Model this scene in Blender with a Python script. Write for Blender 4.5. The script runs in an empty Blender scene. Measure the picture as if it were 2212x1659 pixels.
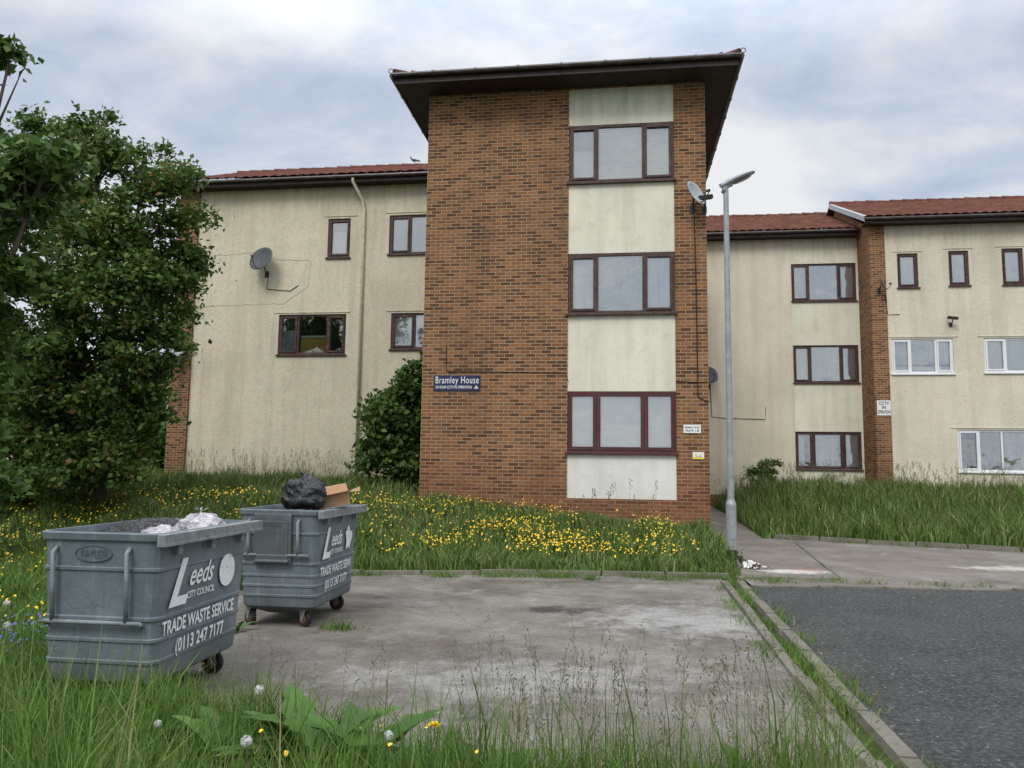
import bpy, math, random
import numpy as np
from mathutils import Matrix, Vector, noise as mn
rng=np.random.default_rng(7); random.seed(7)
S=bpy.context.scene; COL=S.collection
rad=math.radians
# ---------------------------------------------------------------- frame
OX,OY=4.0624,15.8
SA,CA=math.sin(rad(8)),math.cos(rad(8))
def UV(u,v): return (OX+u*CA+v*SA, OY-u*SA+v*CA)
def sst(t):
    t=np.clip(t,0,1); return t*t*(3-2*t)
def toUV(x,y):
    return (x-OX)*CA-(y-OY)*SA, (x-OX)*SA+(y-OY)*CA
def gz(x,y):
    x=np.asarray(x,float);y=np.asarray(y,float)
    u,v=toUV(x,y)
    zl=sst((y-11.9)/4.6)*np.clip(.66-.055*x,.40,.85)+.15*sst((y-17)/5)
    zr=.33*sst((y-12)/14)+.6*sst((y-17.3)/7)*sst((u-1.4)/1.5)
    w=sst((u+.1)/.5)
    return zl*(1-w)+zr*w
def G(x,y): return float(gz(x,y))
# ---------------------------------------------------------------- node helper
class Mt:
    def __init__(s,name,col=(.5,.5,.5),rough=.8,spec=.3,metal=0):
        s.m=bpy.data.materials.new(name); s.m.use_nodes=True; s.nt=s.m.node_tree
        s.b=s.nt.nodes['Principled BSDF']; s.out=s.nt.nodes['Material Output']
        s.set(s.b,'Base Color',(*col,1)); s.set(s.b,'Roughness',rough); s.set(s.b,'Specular IOR Level',spec); s.set(s.b,'Metallic',metal)
    def set(s,n,k,v):
        i=n.inputs[k]
        if isinstance(v,bpy.types.NodeSocket): s.nt.links.new(v,i)
        else:
            if isinstance(v,tuple) and len(v)==3 and i.type=='RGBA': v=(*v,1)
            i.default_value=v
    def n(s,t,pr={},**ins):
        nd=s.nt.nodes.new(t)
        for k,v in pr.items(): setattr(nd,k,v)
        for k,v in ins.items(): s.set(nd,k.replace('_',' '),v)
        return nd
    def co(s,k='Object'): return s.n('ShaderNodeTexCoord').outputs[k]
    def noise(s,vec,sc,det=4,ro=.55,dist=0):
        return s.n('ShaderNodeTexNoise',Vector=vec,Scale=sc,Detail=det,Roughness=ro,Distortion=dist).outputs['Fac']
    def vor(s,vec,sc,feat='F1',o='Distance'):
        return s.n('ShaderNodeTexVoronoi',{'feature':feat},Vector=vec,Scale=sc).outputs[o]
    def ramp(s,f,st):
        r=s.n('ShaderNodeValToRGB',Fac=f); e=r.color_ramp.elements
        while len(e)<len(st): e.new(.5)
        for i,(p,c) in enumerate(st):
            e[i].position=p
            if not isinstance(c,tuple): c=(c,c,c)
            e[i].color=(*c,1)
        return r.outputs[0]
    def mix(s,f,a,b,mode='MIX'):
        nd=s.n('ShaderNodeMix',{'data_type':'RGBA','blend_type':mode})
        for i,v in ((0,f),(6,a),(7,b)): s.set(nd,i,v)
        return nd.outputs[2]
    def ma(s,op,a,b=0.0,c=None):
        nd=s.n('ShaderNodeMath',{'operation':op}); s.set(nd,0,a); s.set(nd,1,b)
        if c is not None: s.set(nd,2,c)
        return nd.outputs[0]
    def mapv(s,vec,sc=(1,1,1),rot=(0,0,0)):
        return s.n('ShaderNodeMapping',Vector=vec,Scale=sc,Rotation=rot).outputs[0]
    def bump(s,h,st=.5,d=.01):
        s.set(s.b,'Normal',s.n('ShaderNodeBump',Height=h,Strength=st,Distance=d).outputs[0])
    def col(s,c): s.set(s.b,'Base Color',c)
    def spot(s,v,cx,cy,rx,ry,strength,sc=2.5,edge=.9):
        """irregular worn/stained area around a world point (metres)"""
        m=s.n('ShaderNodeMapping',Vector=v,Location=(-cx/rx,-cy/ry,0),Scale=(1/rx,1/ry,0)).outputs[0]
        L=s.n('ShaderNodeVectorMath',{'operation':'LENGTH'}); s.set(L,0,m)
        f=s.ma('ADD',s.ma('SUBTRACT',1.0,L.outputs['Value']),s.ma('MULTIPLY',s.ma('SUBTRACT',s.noise(v,sc,8,.78),.5),3.2))
        return s.ramp(f,[(.2,0.),(edge,strength)])
def mottled(name,c,var=.25,sc=6,rough=.7,spec=.3,bump=0,bsc=60,metal=0,dirt=None):
    M=Mt(name,c,rough,spec,metal); v=M.co()
    f=M.noise(v,sc,5,.6)
    lo=tuple(x*(1-var) for x in c); hi=tuple(min(1,x*(1+var)) for x in c)
    cc=M.ramp(f,[(.3,lo),(.7,hi)])
    if dirt:
        cc=M.mix(M.ramp(M.noise(v,sc*.6,6,.7),[(.5,0.),(.7,.7)]),cc,dirt)
    M.col(cc)
    if bump: M.bump(M.noise(v,bsc,4),bump,.01)
    return M.m
# brick
def brick_mat():
    M=Mt('brick',rough=.9,spec=.12); v=M.co()
    sp=M.n('ShaderNodeSeparateXYZ',Vector=v)
    h=M.ma('ADD',sp.outputs[0],sp.outputs[1])
    cv=M.n('ShaderNodeCombineXYZ',X=h,Y=sp.outputs[2]).outputs[0]
    b=M.n('ShaderNodeTexBrick',{'offset':.5},Vector=cv,Color1=(0,0,0),Color2=(1,1,1),Mortar=(.5,.5,.5),Scale=1.0)
    M.set(b,'Brick Width',.225);M.set(b,'Row Height',.075);M.set(b,'Mortar Size',.0075);M.set(b,'Mortar Smooth',.2)
    big=M.noise(M.mapv(v,(.3,.3,1.4)),1.0,4)
    t=M.ma('ADD',b.outputs[0],M.ma('MULTIPLY',M.ma('SUBTRACT',big,.5),.8))
    c=M.ramp(t,[(.0,(.090,.047,.027)),(.2,(.14,.067,.036)),(.38,(.21,.098,.047)),(.6,(.28,.125,.055)),(.85,(.34,.155,.068)),(1.,(.245,.13,.07))])
    c=M.mix(M.ramp(M.noise(v,34,4,.7),[(.35,.0),(.75,.45)]),c,(.12,.06,.035))
    c=M.mix(b.outputs['Fac'],c,(.42,.32,.21))
    st=M.ramp(M.noise(M.mapv(v,(1,1,.35)),1.1,6,.65),[(.45,0.),(.75,.45)])
    c=M.mix(st,c,(.10,.058,.038))
    zt=M.ma('ADD',M.ma('MULTIPLY',sp.outputs[2],.12),M.ma('MULTIPLY',M.noise(v,1.3,4),.25))
    c=M.mix(M.ramp(zt,[(.22,.45),(.38,0.)]),c,(.18,.06,.036))
    pale=M.ramp(M.noise(M.mapv(v,(1,1,.5)),2.3,7,.75),[(.60,0.),(.75,.4)])
    c=M.mix(pale,c,(.38,.29,.21))
    M.col(c)
    hh=M.mix(.25,M.ma('SUBTRACT',1.0,b.outputs['Fac']),M.noise(v,60,4))
    M.bump(hh,.7,.012)
    return M.m
BRICK=brick_mat()
def render_mat(name,base,streak=.5,grain=1.0,patch=.5,low=.45):
    M=Mt(name,rough=.95,spec=.1); v=M.co(); sp=M.n('ShaderNodeSeparateXYZ',Vector=v)
    g=M.vor(v,45); g2=M.noise(v,22,5,.75)
    c=M.ramp(M.noise(v,.5,6,.6),[(.3,tuple(x*.86 for x in base)),(.5,base),(.72,tuple(min(1,x*1.06) for x in base))])
    s=M.ramp(M.noise(M.mapv(v,(2.2,2.2,.14)),1.5,6,.65),[(.47,0.),(.78,streak)])
    c=M.mix(s,c,(base[0]*.58,base[1]*.56,base[2]*.52))
    top=M.ma('ADD',M.ma('MULTIPLY',sp.outputs[2],.35),M.ma('MULTIPLY',M.noise(M.mapv(v,(3,3,.3)),1.5,5,.7),1.3))
    c=M.mix(M.ramp(M.ma('SUBTRACT',top,3.4),[(.45,0.),(.95,streak)]),c,(base[0]*.5,base[1]*.48,base[2]*.44))
    lo=M.ma('ADD',M.ma('MULTIPLY',sp.outputs[2],.35),M.noise(v,1.2,5,.7))
    c=M.mix(M.ramp(lo,[(.75,low),(1.2,0.)]),c,(base[0]*.55,base[1]*.57,base[2]*.50))
    p=M.ramp(M.noise(v,3.0,8,.78),[(.52,0.),(.74,patch)])
    c=M.mix(p,c,(base[0]*.68,base[1]*.67,base[2]*.62))
    c=M.mix(M.ma('MULTIPLY',M.ramp(g2,[(.42,0.),(.68,1.)]),.38*grain),c,(base[0]*.44,base[1]*.43,base[2]*.38))
    M.col(c)
    M.bump(M.mix(.5,g,g2),.8*grain,.03)
    return M.m
CREAM=render_mat('cream_roughcast',(.73,.665,.515),.6)
CREAM2=render_mat('pale_roughcast',(.75,.685,.555),.45,.75,.4)
PANEL=render_mat('painted_panel',(.75,.725,.605),.5,.25,.65,0)
PANELW=render_mat('white_painted_panel',(.80,.785,.75),.3,.25,.45,.2)
def tile_mat():
    M=Mt('roof_tile',rough=.9,spec=.15); v=M.co()
    c=M.ramp(M.noise(v,2.5,6,.7),[(.3,(.07,.03,.023)),(.5,(.135,.052,.037)),(.7,(.19,.085,.057))])
    c=M.mix(M.ramp(M.noise(v,7,6,.75),[(.5,0.),(.7,.75)]),c,(.075,.065,.045))
    M.col(c); M.bump(M.noise(v,40,3),.3,.01); return M.m
TILE=tile_mat()
FASCIA=mottled('dark_fascia',(.030,.020,.017),.4,8,.5,.4,dirt=(.05,.04,.035))
SOFFIT=mottled('dark_soffit',(.040,.026,.022),.3,5,.7,.3)
GUTTER=mottled('dark_gutter',(.035,.022,.018),.4,12,.4,.5,dirt=(.12,.12,.11))
BROWN=mottled('brown_frame',(.060,.026,.022),.45,14,.5,.4,dirt=(.15,.11,.09))
MAROON=mottled('maroon_frame',(.085,.026,.028),.25,14,.4,.4)
UPVC=mottled('white_frame',(.78,.79,.80),.05,5,.35,.5)
DARK=Mt('dark_room',(.035,.034,.033),.9,.1).m
CREAMPIPE=mottled('cream_pipe',(.62,.56,.43),.2,10,.6,.3)
LEAD=mottled('lead_flashing',(.42,.44,.46),.25,6,.6,.4)
def glass_mat():
    M=Mt('window_glass'); nt=M.nt
    t=M.n('ShaderNodeBsdfTransparent',Color=(.95,.97,.97,1)); g=M.n('ShaderNodeBsdfGlossy',Color=(.95,.98,1,1),Roughness=.03)
    v=M.co(); bm=M.n('ShaderNodeBump',Height=M.noise(v,1.5,2),Strength=.15,Distance=.08)
    M.set(g,'Normal',bm.outputs[0])
    fr=M.n('ShaderNodeFresnel',IOR=1.5).outputs[0]
    mx=M.n('ShaderNodeMixShader'); M.set(mx,0,M.ma('ADD',M.ma('MULTIPLY',fr,1.3),.32)); M.set(mx,1,t.outputs[0]); M.set(mx,2,g.outputs[0])
    nt.links.new(mx.outputs[0],M.out.inputs[0]); return M.m
GLASS=glass_mat()
def cloth(name,c,kind):
    M=Mt(name,c,.9,.1); v=M.co(); sp=M.n('ShaderNodeSeparateXYZ',Vector=v)
    if kind=='blind':
        w=M.ma('FRACT',M.ma('MULTIPLY',sp.outputs[2],22.0)); cc=M.ramp(w,[(0,tuple(x*.4 for x in c)),(.2,tuple(x*.85 for x in c)),(.8,c)])
    elif kind=='lace':
        cc=M.mix(M.ramp(M.vor(v,16),[(.2,0.),(.5,.45)]),c,tuple(x*.55 for x in c))
        cc=M.mix(M.ramp(M.noise(M.mapv(v,(9,1,.4)),1.5,2),[(.4,0.),(.7,.3)]),cc,tuple(x*.6 for x in c))
    elif kind=='fold':
        cc=M.mix(M.ramp(M.noise(M.mapv(v,(10,1,.3)),1.5,2),[(.35,0.),(.7,.5)]),c,tuple(x*.55 for x in c))
    else:
        cc=M.mix(M.ramp(M.noise(v,1.5,3),[(.35,0.),(.8,.25)]),c,tuple(x*.75 for x in c))
    M.col(cc)
    return M.m
C_BLIND=cloth('blind_slats',(.92,.92,.90),'blind'); C_LACE=cloth('lace_net',(.94,.95,.96),'lace')
C_FOLD=cloth('folded_net',(.93,.94,.94),'fold'); C_SHEET=cloth('pale_sheet',(.93,.95,.94),'sheet')
C_GREY=cloth('grey_sheet',(.48,.54,.58),'sheet'); C_CARD=cloth('ochre_card',(.75,.55,.18),'sheet'); C_WHITE=cloth('white_paper',(.92,.93,.93),'sheet')
C_SKYTINT=cloth('blue_grey_sky_tint',(.72,.77,.84),'fold')  # blue-grey colour painted in for sky reflected in the panes
# ---------------------------------------------------------------- mesh helper
class MB:
    def __init__(s): s.v=[];s.f=[];s.m=[]
    def add(s,vs,fs,mi=0):
        o=len(s.v); s.v+= [tuple(p) for p in vs]; s.f+=[tuple(i+o for i in f) for f in fs]; s.m+=[mi]*len(fs); return s
    def box(s,a,b,mi=0,R=None):
        x0,y0,z0=a;x1,y1,z1=b
        vs=[(x0,y0,z0),(x1,y0,z0),(x1,y1,z0),(x0,y1,z0),(x0,y0,z1),(x1,y0,z1),(x1,y1,z1),(x0,y1,z1)]
        if R is not None: vs=[R@Vector(p) for p in vs]
        return s.add(vs,[(0,3,2,1),(4,5,6,7),(0,1,5,4),(1,2,6,5),(2,3,7,6),(3,0,4,7)],mi)
    def quad(s,a,b,c,d,mi=0): return s.add([a,b,c,d],[(0,1,2,3)],mi)
    def tube(s,path,rr,n=8,mi=0):
        P=[Vector(p) for p in path]
        if not isinstance(rr,(list,tuple)): rr=[rr]*len(P)
        vs=[];prev=None
        for i,p in enumerate(P):
            t=(P[min(i+1,len(P)-1)]-P[max(i-1,0)]).normalized()
            up=Vector((0,0,1)) if abs(t.z)<.9 else Vector((1,0,0))
            if prev is not None: up=prev
            a=t.cross(up)
            if a.length<1e-4: a=t.cross(Vector((0,1,0)))
            a.normalize(); b=a.cross(t).normalized(); prev=b
            for k in range(n):
                th=2*math.pi*k/n; vs.append(p+(a*math.cos(th)+b*math.sin(th))*rr[i])
        fs=[]
        for i in range(len(P)-1):
            for k in range(n):
                k2=(k+1)%n; fs.append((i*n+k,i*n+k2,(i+1)*n+k2,(i+1)*n+k))
        fs.append(tuple(range(n-1,-1,-1))); fs.append(tuple((len(P)-1)*n+k for k in range(n)))
        return s.add(vs,fs,mi)
    def sph(s,c,r,n=12,m=8,mi=0,R=None):
        if not isinstance(r,(tuple,list)): r=(r,r,r)
        vs=[];fs=[]
        for i in range(m+1):
            ph=math.pi*i/m
            for k in range(n):
                th=2*math.pi*k/n; p=Vector((r[0]*math.sin(ph)*math.cos(th),r[1]*math.sin(ph)*math.sin(th),r[2]*math.cos(ph)))
                if R is not None: p=R@p
                vs.append(p+Vector(c))
        for i in range(m):
            for k in range(n):
                k2=(k+1)%n; fs.append((i*n+k,(i+1)*n+k,(i+1)*n+k2,i*n+k2))
        return s.add(vs,fs,mi)
    def obj(s,name,mats,parent=None,loc=(0,0,0),rot=(0,0,0),smooth=False,bevel=0,**kw):
        me=bpy.data.meshes.new(name); me.from_pydata(s.v,[],s.f)
        if not isinstance(mats,(list,tuple)): mats=[mats]
        for m in mats: me.materials.append(m)
        me.polygons.foreach_set('material_index',s.m)
        if smooth: me.polygons.foreach_set('use_smooth',[True]*len(s.f))
        me.update(); me.validate()
        o=bpy.data.objects.new(name,me); COL.objects.link(o); o.location=loc; o.rotation_euler=rot
        if parent: o.parent=parent
        if bevel:
            b=o.modifiers.new('b','BEVEL'); b.width=bevel; b.segments=2; b.limit_method='ANGLE'
        for k,v in kw.items(): o[k]=v
        return o
def empty(name,loc=(0,0,0),rz=0,parent=None,**kw):
    o=bpy.data.objects.new(name,None); COL.objects.link(o); o.location=loc; o.rotation_euler=(0,0,rz); o.empty_display_size=.2
    if parent: o.parent=parent
    for k,v in kw.items(): o[k]=v
    return o
def text(name,body,mat,parent,loc,rot,width=None,size=.1,bold=.0,shear=0,ext=.001,align='CENTER',sy=1,sp=1.0,**kw):
    c=bpy.data.curves.new('t','FONT'); c.body=body; c.size=1; c.offset=bold; c.shear=shear; c.align_x=align; c.align_y='CENTER'; c.space_character=sp; c.resolution_u=4
    t=bpy.data.objects.new('t',c); COL.objects.link(t)
    bpy.context.view_layer.update()
    dg=bpy.context.evaluated_depsgraph_get(); me=bpy.data.meshes.new_from_object(t.evaluated_get(dg))
    xs=[v.co.x for v in me.vertices]; w=max(xs)-min(xs)
    bpy.data.objects.remove(t)
    kx=width/w if width else size; ky=size*sy
    for v in me.vertices: v.co.x*=kx; v.co.y*=ky
    me.materials.clear(); me.materials.append(mat); me.name=name
    o=bpy.data.objects.new(name,me); COL.objects.link(o); o.location=loc; o.rotation_euler=rot
    if parent: o.parent=parent
    for k,v in kw.items(): o[k]=v
    return o
# ---------------------------------------------------------------- WORLD
W=bpy.data.worlds.new("World"); S.world=W; W.use_nodes=True; nt=W.node_tree
class Wn(Mt):
    def __init__(s): s.nt=nt; s.b=None
Q=Wn(); bg=nt.nodes['Background']
d=Q.co('Generated'); sp=Q.n('ShaderNodeSeparateXYZ',Vector=d)
zc=Q.ma('MAXIMUM',sp.outputs[2],0.0)
den=Q.ma('ADD',zc,.28)
pl=Q.n('ShaderNodeCombineXYZ',X=Q.ma('DIVIDE',sp.outputs[0],den),Y=Q.ma('DIVIDE',sp.outputs[1],den),Z=0.3).outputs[0]
n1=Q.noise(Q.mapv(pl,(1.,1.4,1),(0,0,.5)),1.35,8,.52,.35)
n2=Q.noise(Q.mapv(pl,(1,1.2,1),(0,0,.3)),4.2,8,.6,.3)
nn=Q.ma('ADD',Q.ma('MULTIPLY',n1,.66),Q.ma('MULTIPLY',n2,.34))
cl=Q.ramp(nn,[(.36,(.46,.54,.69)),(.445,(.59,.655,.775)),(.51,(.745,.785,.84)),(.60,(.89,.90,.91))])
sky=Q.n('ShaderNodeTexSky',{'sky_type':'NISHITA','sun_disc':False,'sun_elevation':rad(49),'sun_rotation':rad(205)})
skc=Q.mix(1.0,sky.outputs[0],(.10,.10,.10),'MULTIPLY')
mixd=Q.mix(.93,skc,cl)
boost=Q.ma('ADD',1.0,Q.ma('MULTIPLY',Q.ramp(sp.outputs[2],[(.45,0.),(1.0,1.)]),2.6))
vm=Q.n('ShaderNodeVectorMath',{'operation':'SCALE'}); Q.set(vm,0,mixd); nt.links.new(boost,vm.inputs['Scale'])
nt.links.new(vm.outputs[0],bg.inputs[0]); bg.inputs[1].default_value=1.0
sl=bpy.data.lights.new('sun','SUN'); sl.energy=1.5; sl.angle=rad(20); sl.color=(1,.96,.90)
so=bpy.data.objects.new('sun',sl); COL.objects.link(so)
sd=Vector((-.35,-.75,.95)).normalized(); so.rotation_euler=sd.to_track_quat('Z','Y').to_euler()
# camera
cd=bpy.data.cameras.new('camera'); cd.lens=27.05; cd.sensor_width=36; cd.clip_end=2000
cam=bpy.data.objects.new('camera',cd); COL.objects.link(cam); cam.location=(0,0,1.65); cam.rotation_euler=(1.67708,-.01366,-.00146); S.camera=cam
S.view_settings.view_transform='Standard'; S.view_settings.look='None'
# ---------------------------------------------------------------- GROUND
def pave_mask(x,y):
    u,v=toUV(x,y)
    xr=np.where(y<11.6,60,np.where(y<15.7,20-(y-11.55)*(9.7/4.15),np.where(y<17.4,10.3-(y-15.7)*(4.2/1.7),OX+(y-OY)*SA/CA+1.35)))
    xl=OX+.03+(y-OY)*SA/CA
    return (y>11.1)&(y<27.8)&(x>xl)&(x<xr)
gx=np.unique(np.concatenate([np.array([-600,-300,-150,-80,-50,-35]),np.arange(-26,26,.25),np.array([30,40,60,100,200,400,600])]))
gy=np.unique(np.concatenate([np.array([-300,-100,-40,-15,-5]),np.arange(0,32,.25),np.array([34,40,50,80,150,300,600,900])]))
X,Y=np.meshgrid(gx,gy); Z=gz(X,Y)-.06*pave_mask(X,Y)
def grid_mesh(name,X,Y,Z,mat,**kw):
    ny,nx=X.shape
    V=np.stack([X,Y,Z],-1).reshape(-1,3); i=np.arange((ny-1)*(nx-1)); r=i//(nx-1); c=i%(nx-1); a=r*nx+c
    F=np.stack([a,a+1,a+nx+1,a+nx],-1)
    return np_mesh(name,V,F.reshape(-1),np.full(len(F),4),mat,True,**kw)
def np_mesh(name,V,loops,tot,mat,smooth=False,parent=None,**kw):
    me=bpy.data.meshes.new(name); me.vertices.add(len(V)); me.vertices.foreach_set('co',V.astype(np.float32).ravel())
    me.loops.add(len(loops)); me.loops.foreach_set('vertex_index',loops.astype(np.int32))
    me.polygons.add(len(tot)); st=np.concatenate([[0],np.cumsum(tot)[:-1]]); me.polygons.foreach_set('loop_start',st.astype(np.int32))
    if smooth: me.polygons.foreach_set('use_smooth',np.ones(len(tot),bool))
    me.update(calc_edges=True); me.materials.append(mat)
    o=bpy.data.objects.new(name,me); COL.objects.link(o)
    if parent: o.parent=parent
    for k,v in kw.items(): o[k]=v
    return o
M=Mt('turf_soil',rough=.95,spec=.1); v=M.co()
c=M.ramp(M.noise(v,3,7,.7),[(.3,(.028,.040,.012)),(.55,(.048,.078,.018)),(.75,(.08,.10,.035))]); M.col(c); M.bump(M.noise(v,20,5),.8,.05)
grid_mesh('ground',X,Y,Z,M.m,kind='structure')
def ngon_sheet(name,pts,z,mat,**kw):
    return MB().add([(x,y,z) for x,y in pts],[tuple(range(len(pts)))]).obj(name,mat,**kw)
M=Mt('worn_concrete_tarmac',rough=.92,spec=.2); v=M.co()
c=M.ramp(M.noise(v,.8,9,.72),[(.30,(.10,.088,.072)),(.45,(.155,.138,.115)),(.58,(.215,.197,.168)),(.75,(.275,.258,.225))])
c=M.mix(M.ramp(M.noise(v,1.3,10,.8,.3),[(.53,0.),(.62,.4),(.74,.75)]),c,(.36,.35,.325))
c=M.mix(M.ramp(M.noise(M.mapv(v,(1.0,1.3,1),(0,0,.4)),1.25,9,.78,.6),[(.31,.85),(.45,0.)]),c,(.06,.052,.044))
c=M.mix(M.spot(v,2.0,8.6,1.7,1.4,.55,3.2),c,(.44,.435,.42))
c=M.mix(M.spot(v,.2,6.2,2.0,.8,.40,3.2),c,(.42,.415,.40))
c=M.mix(M.spot(v,.5,9.1,.65,.35,.85,3.0,.7),c,(.03,.028,.026))
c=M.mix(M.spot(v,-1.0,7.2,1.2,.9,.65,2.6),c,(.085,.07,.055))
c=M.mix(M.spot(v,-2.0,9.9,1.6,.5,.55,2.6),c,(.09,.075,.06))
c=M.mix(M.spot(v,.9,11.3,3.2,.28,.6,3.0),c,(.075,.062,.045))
c=M.mix(M.ramp(M.noise(v,45,5,.8),[(.38,.6),(.50,0.)]),c,(.065,.058,.05))
c=M.mix(M.ramp(M.noise(v,38,5,.85),[(.58,0.),(.70,.55)]),c,(.38,.365,.34))
c=M.mix(M.ramp(M.noise(v,11,3,.9),[(.69,0.),(.72,.8)]),c,(.05,.045,.035))
wv=M.mix(.10,v,M.n('ShaderNodeTexNoise',Vector=v,Scale=3.0,Detail=5.0).outputs['Color'])
c=M.mix(M.ramp(M.vor(wv,.42,'DISTANCE_TO_EDGE'),[(.001,.45),(.004,0.)]),c,(.05,.045,.035))
M.col(c); M.bump(M.mix(.5,M.noise(v,60,5,.8),M.noise(v,5,6,.7)),.8,.02); PAD=M.m
padpts=[(-3.45,6.5),(-3.3,5.9),(-2.45,5.6),(-1.86,5.2),(-1.5,4.75),(-.51,4.3),(.53,4.1),(1.9,4.1),(3.06,11.4),(3.2,11.83),(.43,12.0),(-3.45,11.6)]
ngon_sheet('parking_bay',padpts,.006,PAD,kind='structure')
M=Mt('dark_asphalt',rough=.85,spec=.3); v=M.co()
c=M.ramp(M.noise(v,26,5,.82),[(.35,(.020,.020,.020)),(.5,(.052,.052,.051)),(.64,(.15,.15,.145))])
c=M.mix(M.ramp(M.vor(v,42),[(.08,.75),(.2,0.)]),c,(.21,.21,.195))
c=M.mix(M.ramp(M.noise(v,.9,8,.72),[(.46,0.),(.72,.5)]),c,(.12,.115,.105))
c=M.mix(M.ramp(M.noise(v,14,2,.9),[(.66,0.),(.70,.8)]),c,(.36,.36,.34))
M.col(c); M.bump(M.noise(v,30,5,.8),1.0,.035)
ngon_sheet('road',[(3.35,11.12),(1.95,2.2),(1.9,-8),(45,-8),(45,10.9)],.006,M.m,kind='structure')
M=Mt('pavement_tarmac',rough=.92,spec=.2); v=M.co()
c=M.ramp(M.noise(v,1.0,8,.7),[(.3,(.12,.102,.088)),(.5,(.185,.163,.142)),(.75,(.26,.235,.21))])
c=M.mix(M.ramp(M.noise(v,1.6,6,.65,.4),[(.60,0.),(.64,.4)]),c,(.34,.32,.29))
c=M.mix(M.spot(v,4.6,12.7,.75,.35,.9,3.5,.7),c,(.62,.58,.52))
c=M.mix(M.spot(v,4.9,12.9,.4,.25,.6,4.0,.7),c,(.42,.20,.17))
c=M.mix(M.spot(v,8.7,13.4,1.3,.4,.8,2.5,.7),c,(.50,.47,.40))
c=M.mix(M.ramp(M.noise(v,45,4,.75),[(.38,.5),(.5,0.)]),c,(.08,.07,.065))
c=M.mix(M.ramp(M.vor(M.mix(.12,v,M.n('ShaderNodeTexNoise',Vector=v,Scale=2.0).outputs['Color']),.55,'DISTANCE_TO_EDGE'),[(.002,.4),(.006,0.)]),c,(.05,.055,.03))
M.col(c); M.bump(M.noise(v,60,4),.6,.015)
rows=[];
ys=np.concatenate([np.arange(11.12,17.41,.22),np.arange(17.5,27.9,.4)])
for y in ys:
    xl=OX+.03+(y-OY)*SA/CA
    if y<11.6: xr=45
    elif y<15.7: xr=20-(y-11.55)*(9.7/4.15)
    elif y<17.4: xr=10.3-(y-15.7)*(4.2/1.7)
    else: xr=OX+(y-OY)*SA/CA+1.35
    t=np.linspace(0,1,60)**1.6
    rows.append((xl+(xr-xl)*t,np.full(60,y)))
X=np.array([r[0] for r in rows]);Y=np.array([r[1] for r in rows])
grid_mesh('pavement',X,Y,gz(X,Y)+.012,M.m,kind='structure')
M=Mt('kerb_stone',rough=.9,spec=.2); v=M.co()
c=M.ramp(M.noise(v,5,7,.75),[(.3,(.10,.093,.072)),(.5,(.19,.175,.143)),(.72,(.28,.26,.22))])
c=M.mix(M.ramp(M.noise(v,2.5,7,.75),[(.5,0.),(.62,.75)]),c,(.065,.07,.035)); M.col(c); M.bump(M.noise(v,30,5,.8),.8,.02); KERB=M.m
def kerb(name,pts,w,h,base=-.03,ln=.9,sl=0):
    b=MB()
    for (x0,y0),(x1,y1) in zip(pts[:-1],pts[1:]):
        L=math.hypot(x1-x0,y1-y0); n=max(1,round(L/ln)); dx,dy=(x1-x0)/L,(y1-y0)/L
        for i in range(n):
            a0=L*i/n+.006; a1=L*(i+1)/n-.006; j=random.uniform(-.014,.014); hz=random.uniform(-.012,.010)
            def P(a,o,z):
                x=x0+dx*a-dy*o; y=y0+dy*a+dx*o; return (x,y,G(x,y)+z)
            c=.018
            vs=[P(a0,-w/2+j,base),P(a1,-w/2+j,base),P(a1,w/2+j,base),P(a0,w/2+j,base),P(a0+c,-w/2+j+c,h+hz),P(a1-c,-w/2+j+c,h+hz),P(a1-c,w/2+j-c,h+hz),P(a0+c,w/2+j-c,h+hz)]
            b.add(vs,[(0,3,2,1),(4,5,6,7),(0,1,5,4),(1,2,6,5),(2,3,7,6),(3,0,4,7)])
    return b.obj(name,KERB,kind='structure')
kerb('kerb',[(3.14,11.45),(2.03,4.5),(1.68,2.2)],.13,.045)
kerb('kerb',[(3.32,11.35),(2.25,4.5),(1.9,2.2)],.14,.06)
kerb('kerb',[(-3.5,11.66),(-2.2,11.72),(.43,12.06),(3.35,11.93)],.13,.07,ln=.85)
kerb('kerb',[(3.42,11.9),(5.0,11.85)],.14,.035)
kerb('kerb',[(5.06,11.9),(6.1,16.6)],.07,.025)
kerb('kerb',[(3.45,11.12),(8,11.06),(20,11.0)],.13,.03)
kerb('kerb',[(5.9,17.45),(10.3,15.75),(20,11.65)],.13,.10)
kerb('kerb',[(3.5,12.0),(4.07,15.7)],.06,.05)
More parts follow.
